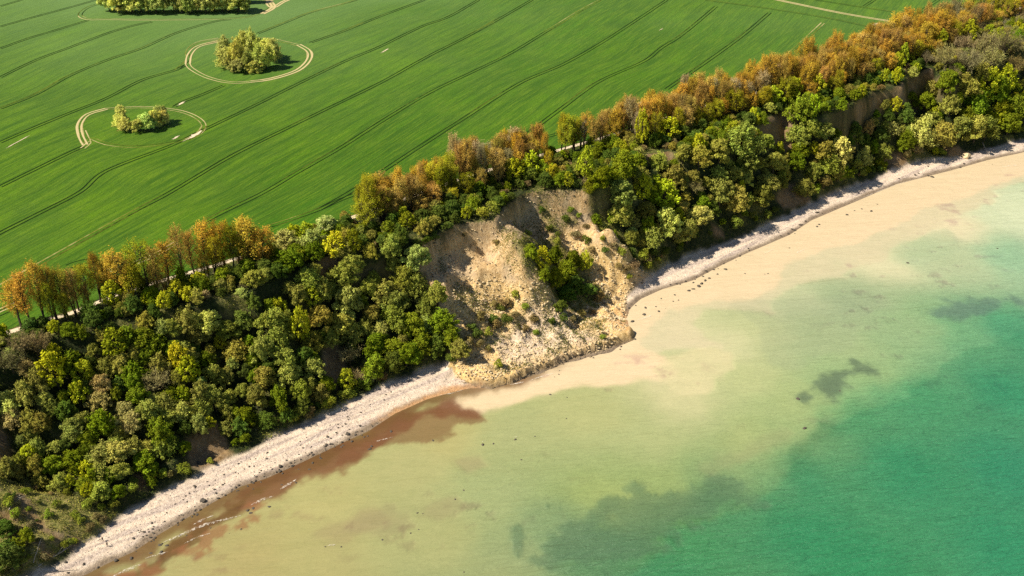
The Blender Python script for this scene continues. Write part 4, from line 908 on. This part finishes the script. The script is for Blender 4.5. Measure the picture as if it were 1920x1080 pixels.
for t in TREES:
    sh, name, col, cw = KIND[t['k']]; pm = PRO[sh]; crown_me, trunk_me = pm[rng.integers(len(pm))]
    root = empty(name, (t['x'], t['y'], t['z'] - .1), rng.uniform(0, 6.28)); root.scale = (t['sxy'] * rng.uniform(.82, 1.2), t['sxy'] * rng.uniform(.82, 1.2), t['sz'] * rng.uniform(.9, 1.15)); root.rotation_euler = (rng.normal() * .05, rng.normal() * .05, root.rotation_euler[2])
    j = rng.normal(size=3) * [.07, .035, .10]; b = 1 + rng.normal() * .15
    c = np.clip(np.array(col) * b * (1 + j) * (1.0 if sh == 'poplar' or t['grp'] == 'field' else 1.17), .004, .8)
    tr = ob('trunk' if sh != 'shrub' else 'stem', trunk_me, None, root); cr = ob('crown' if sh != 'shrub' else 'foliage', crown_me, None, root)
    cr.color = (*c, 1)
    px, py, dp = project(t['x'], t['y'], t['z']); px = float(px)
    size = ('small ' if t['h'] < DIM[sh][1] * .72 else ('big ' if t['h'] > DIM[sh][1] * 1.15 else '')) if sh != 'poplar' else ('short ' if t['h'] < 19 else ('tall ' if t['h'] > 25 else ''))
    if t['grp'] == 'field':
        i_ = t['info']; cl = 'topmost tree island' if i_['pb'] < 50 else ('round middle tree island' if i_['px'] > 380 else 'split lower-left tree island')
        ph = f"{cw} willow, {'front' if i_['pb'] in (116,128,130,132,135,136,137,242,248,246) or 15 < i_['pb'] < 50 else 'back'} row of the {cl}"; g_ = 'willows in the field islands'
    elif sh == 'poplar':
        ph = f"{size}{cw} tree in the cliff-top belt {zone(px)}"; g_ = GRP[name]
    else:
        ph = f"{size}{cw} {NOUN[name]} {band(t['x'], t['y'], t['z'])} {zone(px)}"; g_ = GRP[name]
    groups[root.name] = g_; items.append((root, ph, 'shrub' if sh == 'shrub' else 'tree', px))
settle(items, lambda o: groups[o.name])
from collections import Counter
print('KINDS', Counter(o.name.split('.')[0] for o in COL.objects if o.parent is None))

# ------------------------------------------------------------------ undergrowth, rubble, pebbles (uncountable)
def scatter(n, sel, jitter=DU):
    k = np.flatnonzero(sel.ravel()); k = rng.choice(k, n)
    u = UU.ravel()[k] + rng.uniform(-.5, .5, n) * jitter; v = VV.ravel()[k] + rng.uniform(-.5, .5, n) * jitter
    x, y = to_xy(u, v); return x, y, hgt(x, y)
inview = (PXg > -60) & (PXg < 1980) & (PYg < 1120)
vegsel = (bare < .35) & (VV > vfg + .5) & (VV < cv(CP, UU) - 1.0) & inview & ~((lsd > 2) & (vegin < .3))
def cover(name, sel, n, size, col_lo, col_hi, label, up=.8, rise=.5):
    x, y, z = scatter(n, sel); P = np.c_[x, y, z + rng.uniform(0, rise, n)]
    cl = vnoise(x * .35, y * .35, 7); keep = cl + rng.uniform(-.25, .25, n) > .35; P = P[keep]; m = len(P)
    N = rng.normal(size=(m, 3)) + np.array([0, 0, up]); val = np.clip(.5 * vnoise(P[:, 0] * .12, P[:, 1] * .12, 9) + .5 * rng.uniform(0, 1, m), 0, 1)
    V, F, A = cards(P, N, size * rng.uniform(.5, 1.4, m), val, rng); me = np_mesh(name, V, F); attr_f(me, 'lv', A)
    o = ob(name, me, M_LEAF); o.color = (*col_hi, 1); return tag(o, label, 'plants', kind='stuff')
cover('undergrowth', vegsel & (grassm < .8), 120000, .26, None, (.10, .125, .022), 'dark green undergrowth covering the wooded cliff slope', .6, 1.3)
cover('slide_plants', (lsd > 1) & (fbm(XX * .07 + 3, YY * .07, 133, 4) + .5 * vegin > .10), 34000, .2, None, (.15, .16, .03), 'tufts of green plants and roots left on the landslide', .6, .6)
cover('dry_grass', (grassm > .5) & (VV > vfg) & inview & (bare < .75) & ~topm, 60000, .17, None, (.34, .31, .07), 'yellowish rough grass on the slumped cliff ground', .5, .5)
cover('path_side_grass', topm & (VV > cv(CP, UU) - 4.5) & (VV < cv(CP, UU) - 1.3) & inview, 14000, .16, None, (.20, .25, .03), 'green grass beside the cliff-top path', .6, .4)
def rock_mesh(seed, n_sub=2, rough=.28, flat=.65, lo=.5, hi=.85):
    import bmesh
    bm = bmesh.new(); bmesh.ops.create_icosphere(bm, subdivisions=n_sub, radius=1.0); rs = random.Random(seed)
    pl = [(Vector((rs.gauss(0, 1), rs.gauss(0, 1), rs.gauss(0, .7))).normalized(), rs.uniform(lo, hi)) for _ in range(9)]
    for v in bm.verts:
        for n_, d_ in pl:
            q = v.co.dot(n_)
            if q > d_: v.co -= n_ * (q - d_)
        v.co *= 1 + rs.uniform(-.03, .03); v.co.z *= flat
    me = bpy.data.meshes.new('rock_mesh'); bm.to_mesh(me); bm.free(); return me
RK = [rock_mesh(s) for s in range(6)]
def mass_rocks(name, x, y, size, mat, label, cat, sink=.25):
    base = [(np.array([v.co[:] for v in m.vertices]), np.array([p.vertices[:] for p in m.polygons])) for m in [rock_mesh(s, 1) for s in range(60, 65)]]
    V = []; F = []; b = 0; z = hgt(x, y)
    for i in range(len(x)):
        bv, bf = base[i % 5]; a = rng.uniform(0, 6.28); ca, sa = math.cos(a), math.sin(a); s = size[i]
        q = bv * s * [rng.uniform(.8, 1.5), 1, rng.uniform(.7, 1.1)]; q = np.c_[q[:, 0] * ca - q[:, 1] * sa, q[:, 0] * sa + q[:, 1] * ca, q[:, 2]] + [x[i], y[i], z[i] + s * sink]
        V.append(q); F.append(bf + b); b += len(bv)
    me = np_mesh(name, np.concatenate(V), np.concatenate(F)); return tag(ob(name, me, mat), label, cat, kind='stuff')
x, y, z = scatter(5200, (lsd > .5) & (rub_ > .3) & (vegin < .7)); mass_rocks('landslide_rubble', x, y, .14 + .5 * rng.uniform(0, 1, len(x)) ** 5 + .16 * rng.uniform(0, 1, len(x)), M_PALEROCK, 'pale clay clods and stones strewn over the landslide', 'rubble')
x, y, z = scatter(2600, (lsd > .5)); mass_rocks('dark_clods', x, y, .15 + .5 * rng.uniform(0, 1, len(x)) ** 4, simple_mat('dark_earth', (.17, .12, .065), .95, .5, 1.2), 'dark earth clods scattered over the landslide', 'rubble')
x, y, z = scatter(900, (lsd > 1) & (rub_ <= .3)); mass_rocks('scree_stones', x, y, .12 + .4 * rng.uniform(0, 1, len(x)) ** 4, M_PALEROCK, 'small clay lumps on the steep landslide face', 'rubble')
x, y, z = scatter(4200, (beach > .6) & (VV > vwg + 1) & inview & (VV < vfg)); mass_rocks('beach_pebbles', x, y, .06 + .17 * rng.uniform(0, 1, len(x)) ** 3, simple_mat('pebbles', (.22, .19, .17), .9, .5, 1.5), 'grey pebbles strewn over the narrow beach', 'pebbles')
tm = np.abs(sdist(XX, YY, TG_W)) < 2.2
x, y, z = scatter(260, tm & (seg_dist(XX, YY, FRONT_W) < 3)); mass_rocks('front_rubble', x, y, .15 + .45 * rng.uniform(0, 1, len(x)) ** 3, simple_mat('dark_clods', (.24, .18, .11), .9, .5, 1.5), 'dark broken clods below the front of the landslide', 'rubble')

# ------------------------------------------------------------------ single boulders
BLD = [(372,868,9),(380,939,9,),(525,875,9),(525,884,7),(123,1054,7),(157,1058,6),(128,1074,5),(218,1051,9),(246,1047,9),(248,1014,0),(300,1022,8),(313,1023,7),(304,1020,6),(283,1037,7),(302,1036,8),(184,1064,5),(250,1010,6),(285,981,5),(286,992,5),(282,1008,5),(381,939,12),(336,902,0),(365,912,6),(402,918,5),(405,925,5),
 (614,819,7),(652,814,9),(612,834,6),(622,833,5),(600,858,5),(545,868,5),(660,828,7),(693,842,7),(697,837,6),(648,795,5),(675,799,6),(620,822,4),(634,802,4),(733,809,7),(812,826,5),(1120,0,0),
 (1040,707,3),(1048,702,4),(1049,695,3),(1113,671,5),(1165,650,5),(1163,655,5),(1190,636,5),(1208,590,8),(1186,603,8),(1210,577,6),(1192,573,4),(1179,578,5),(1170,590,4),(1265,553,5),(1272,563,4),(1262,565,4),(1235,584,6),(1292,545,7),(1300,542,6),(1310,537,9),(1316,532,7),(1322,526,6),(1330,522,6),(1345,514,5),(1360,505,7),(1300,530,5),(1285,528,5),(1257,534,4),(1275,533,4),(1397,513,4),(1440,513,4),(1434,514,3),(1480,465,4),(1485,430,5),(1490,432,5),(1500,422,5),(1510,415,4),(1532,425,5),(1536,421,5),(1588,403,6),(1634,396,6),(1602,395,4),(1616,392,4),(1645,383,4),(1722,325,4),(1748,332,8),(1740,330,5),(1800,314,5),(1807,307,5),(1861,308,3),(1740,312,4),
 (1063,745,4),(1032,740,5),(1062,785,4),(905,834,7),(978,862,5),(1496,748,8),(1509,803,8),(1702,493,6),(1870,466,4),(1575,733,4),(870,919,5),(853,936,5),(783,962,5),(793,963,4),(770,1000,5),(785,993,4),(717,1012,5),(640,1025,5),(870,1073,5),(1080,856,3),(1240,560,4),(1248,578,3),(1230,575,4),(610,1025,4),(925,832,5),(966,824,6),(1003,818,4),(1590,560,0),
 (338,1003,5),(452,992,5),(465,957,8),(475,953,7),(470,962,6),(505,950,6),(528,909,5),(555,905,5),(580,880,5),(586,868,6),(602,860,5),(640,838,5),(560,880,4),(350,1004,4),(395,990,4),(430,1000,3)]
bm_n = 0; items = []
def boulder(px, py, d, mat=M_ROCK):
    x, y = hit(px, py); z = max(float(hgt(x, y)), -.15); s = d / float(scale_at(x, y, z)) / 2 * 1.1
    root = bpy.data.objects.new('boulder', RK[rng.integers(6)]); COL.objects.link(root)
    if len(root.data.materials) == 0: root.data.materials.append(mat)
    root.location = (x, y, z + s * .12); root.rotation_euler = (0, 0, rng.uniform(0, 6.28)); root.scale = (s * rng.uniform(.9, 1.3), s, s * rng.uniform(.75, 1.1))
    u, v = to_uv(x, y); wv = float(cv(CW, u)); bnd = 'at the waterline' if abs(v - wv) < 2.2 else ('out in the water' if v < wv - 12 else ('in the shallows' if v < wv else 'on the dry beach'))
    sz = 'big' if d >= 8 else ('small' if d <= 4 else 'middling')
    items.append((root, f"{sz} dark boulder {bnd} {ZB(px)}", 'boulder', px))
def ZB(px):
    for a, n in [(150, 'at the lower left'), (330, 'below the two walkers'), (450, 'below the left poplar row'), (600, 'off the left wood'), (760, 'left of the red-brown water'), (900, 'by the red-brown water'), (1140, 'below the landslide front'), (1290, 'beyond the landslide tip'), (1430, 'below the middle right wood'), (1600, 'off the right wood'), (9999, 'towards the right edge')]:
        if px < a: return n
for q in BLD:
    if q[2] > 0 and q[1] > 0: boulder(*q)
for i in range(95):   # the many along the waterline
    k = rng.uniform(0, 1); L = W_PX[3:13] if i % 4 else W_PX[-12:-1]; j = rng.integers(len(L) - 1); t = rng.uniform()
    px = L[j][0] * (1 - t) + L[j + 1][0] * t; py = L[j][1] * (1 - t) + L[j + 1][1] * t + rng.normal() * 5
    boulder(px, py, rng.uniform(2.5, 5.5))
for i in range(110):
    t = rng.uniform(); k = rng.integers(3, 13); wx0, wy0 = W_PX[k]; wx1, wy1 = W_PX[k + 1]
    boulder(wx0 + (wx1 - wx0) * t, wy0 + (wy1 - wy0) * t - rng.uniform(3, 48) ** 1.0, rng.uniform(2, 4.2))
settle(items, lambda o: 'boulders along the shore')
# large pale clay blocks
for (px, py, d, lab) in [(1812, 296, 26, 'huge angular pale clay block on the right beach'), (1155, 560, 22, 'wide flat clay slab beside the landslide copse at the beach'), (880, 418+85, 9, 'dark-shadowed clay lump on the bare landslide face'), (1000, 532, 12, 'clay block on the ridge between the two landslide bowls'), (955, 505, 9, 'clay block fallen below the landslide headwall'), (862, 700, 12, 'rounded clay block on the left end of the landslide tongue')]:
    x, y = hit(px, py); s = d / float(scale_at(x, y, float(hgt(x, y)))) / 2
    me = rock_mesh(int(px) + 5, 3, .3, .7, .30, .62); o = ob('clay_block', me, M_PALEROCK); o.location = (x, y, float(hgt(x, y)) + s * .15); o.scale = (s * 1.1, s * .8, s * .8); o.rotation_euler = (0.1, -.15, .6)
    tag(o, lab, 'clay block')
# ------------------------------------------------------------------ fallen and leaning trunks
LOGS = [((63,1056),(79,1018),.14,3.0,'thin bleached trunk leaning out of the bushes in the lower left corner'),((71,1064),(137,1022),.20,.5,'long fallen trunk lying across the lower left slump towards the beach'),((17,957),(38,930),.18,.4,'fallen trunk on the grassy slump by the left edge'),((82,1074),(147,1069),.12,.25,'driftwood branch flat on the beach at lower left'),
 ((1142,452),(1168,484),.16,.6,'upper pale trunk fallen along the right flank of the landslide'),((1120,432),(1150,470),.14,.5,'pale trunk fallen beside the grassy strip in the landslide bowl'),((1668,238),(1692,264),.16,.6,'thin pale trunk sliding down below the dark scarp'),((1672,246),(1700,276),.13,.6,'second thin trunk lying just below the dark scarp debris'),((1842,268),(1852,290),.2,1.2,'trunk leaning over the beach near the right picture edge'),((978,612),(1000,640),.14,.4,'dark trunk fallen across the landslide foot'),((1190,486),(1204,506),.12,.4,'short trunk on the right lower landslide flank')]
for (a, b, r_, lift, lab) in LOGS:
    ax, ay = hit(*a); bx, by = hit(*b); za, zb_ = float(hgt(ax, ay)) + r_, float(hgt(bx, by)) + r_ + lift * .5
    root = empty('fallen_trunk', (ax, ay, za)); d = np.array([bx - ax, by - ay, zb_ - za]); segs = []; prev = np.zeros(3)
    for i in range(1, 7):
        q = d * i / 6 + rng.normal(size=3) * .10; segs.append((prev, q, r_ * (1.1 - .12 * i + .12), r_ * (1.1 - .12 * i))); prev = q
    V, F = tubes(segs, 7); ob('trunk', np_mesh('log', V, F, True), M_PALEBARK, root)
    segs = []
    for i in range(5):
        p = d * rng.uniform(.35, .95); segs.append((p, p + rng.normal(size=3) * [.9, .9, .5] + [0, 0, .6] + d * .1, r_ * .4, r_ * .12))
    V, F = tubes(segs, 5); ob('branches', np_mesh('log_branches', V, F), M_PALEBARK, root)
    tag(root, lab, 'fallen trunk', 'fallen trunks on the slope and beach')

# ------------------------------------------------------------------ two walkers on the beach
def skin_obj(name, verts, edges, radii, mat, parent, root=0, sub=1):
    me = bpy.data.meshes.new(name); me.from_pydata(verts, edges, []); o = ob(name, me, mat, parent)
    m = o.modifiers.new('skin', 'SKIN'); m.use_smooth_shade = True
    for i, r_ in enumerate(radii):
        me.skin_vertices[0].data[i].radius = (r_, r_) if np.isscalar(r_) else r_; me.skin_vertices[0].data[i].use_root = (i == root)
    s = o.modifiers.new('sub', 'SUBSURF'); s.levels = sub; s.render_levels = sub; return o
M_SKIN = simple_mat('skin', (.45, .28, .19), .6, .08, 4)
def person(px, py, rz, jacket, trousers, hairc, stride, label):
    x, y = hit(px, py); root = empty('person', (x, y, float(hgt(x, y))), rz)
    s = stride
    V = [(0,0,.96),(0,0,1.12),(0,.01,1.34),(0,.0,1.46),(0,.0,1.54),(0,.02,1.64),(0,.02,1.73)]; Rr = [(.14,.11),(.13,.10),(.16,.11),(.07,.07),(.055,.055),(.085,.10),(.06,.07)]
    Ed = [(0,1),(1,2),(2,3),(3,4),(4,5),(5,6)]
    def add(p, r, frm): V.append(p); Rr.append(r); Ed.append((frm, len(V) - 1)); return len(V) - 1
    legs = []
    for sx, ph in ((-1, s), (1, -s)):
        h = add((sx*.10, 0, .90), .10, 0); k = add((sx*.11, ph*.20 + .03, .50), .062, h); a = add((sx*.11, ph*.38 - .02, .09), .042, k); f = add((sx*.12, ph*.38 + .14, .04), .035, a); legs.append((h, k, a))
        sh = add((sx*.19, 0, 1.40), .06, 3 if False else 2); el = add((sx*.25, -ph*.14 - .02, 1.13), .042, sh); wr = add((sx*.24, -ph*.24 + .06, .90), .028, el)
        pa = add((sx*.24, -ph*.26 + .08, .83), .036, wr)
        for j in range(4):
            m1 = add((sx*.24, -ph*.26 + .055 + .018*j, .77 - .004*abs(j-1)), .009, pa); add((sx*.225, -ph*.26 + .06 + .018*j, .735 - .004*abs(j-1)), .008, m1)
        th_ = add((sx*.215, -ph*.26 + .12, .81), .010, pa); add((sx*.205, -ph*.26 + .125, .785), .009, th_)
    nose = add((0, .115, 1.63), .014, 5)
    for sx in (-1, 1): add((sx*.088, .02, 1.63), .016, 5)
    skin_obj('body', V, Ed, Rr, M_SKIN, root)
    mj = simple_mat('jacket_cloth', jacket, .9, .15, 6); mt = simple_mat('trouser_cloth', trousers, .9, .15, 6); mh = simple_mat('hair', hairc, .7, .2, 9)
    V2 = [(0,0,.98),(0,0,1.14),(0,.01,1.34),(0,0,1.45)]; R2_ = [(.175,.14),(.16,.125),(.19,.135),(.09,.09)]; E2 = [(0,1),(1,2),(2,3)]
    for sx, ph in ((-1, s), (1, -s)):
        b = len(V2); V2 += [(sx*.20,0,1.40),(sx*.26,-ph*.14-.02,1.13),(sx*.25,-ph*.22+.04,.94)]; R2_ += [.078,.06,.046]; E2 += [(2,b),(b,b+1),(b+1,b+2)]
    skin_obj('jacket', V2, E2, R2_, mj, root)
    V3 = [(0,0,.97)]; R3_ = [(.165,.13)]; E3 = []
    for sx, ph in ((-1, s), (1, -s)):
        b = len(V3); V3 += [(sx*.10,0,.88),(sx*.11,ph*.20+.03,.50),(sx*.11,ph*.38-.02,.13)]; R3_ += [.115,.078,.06]; E3 += [(0,b),(b,b+1),(b+1,b+2)]
    skin_obj('trousers', V3, E3, R3_, mt, root)
    skin_obj('hair', [(0,-.02,1.62),(0,-.01,1.72),(0,.03,1.76)], [(0,1),(1,2)], [.085,.09,.06], mh, root)
    shv = []; 
    for sx, ph in ((-1, s), (1, -s)):
        shv.append(((sx*.115, ph*.38-.06, .05), (sx*.12, ph*.38+.15, .045)))
    V4 = [p for q in shv for p in q]
    for q in shv: skin_obj('shoe', list(q), [(0, 1)], [.05, .045], mh, root)
    return tag(root, label, 'person', 'two walkers on the beach')
person(193, 1014.8, R(60), (.02, .02, .025), (.02, .022, .03), (.05, .03, .02), .55, 'walker all in dark clothes, the one nearer the cliff')
person(201.7, 1024.6, R(60), (.05, .045, .04), (.22, .2, .17), (.12, .07, .04), -.5, 'walker in dark top and light trousers, nearer the water')
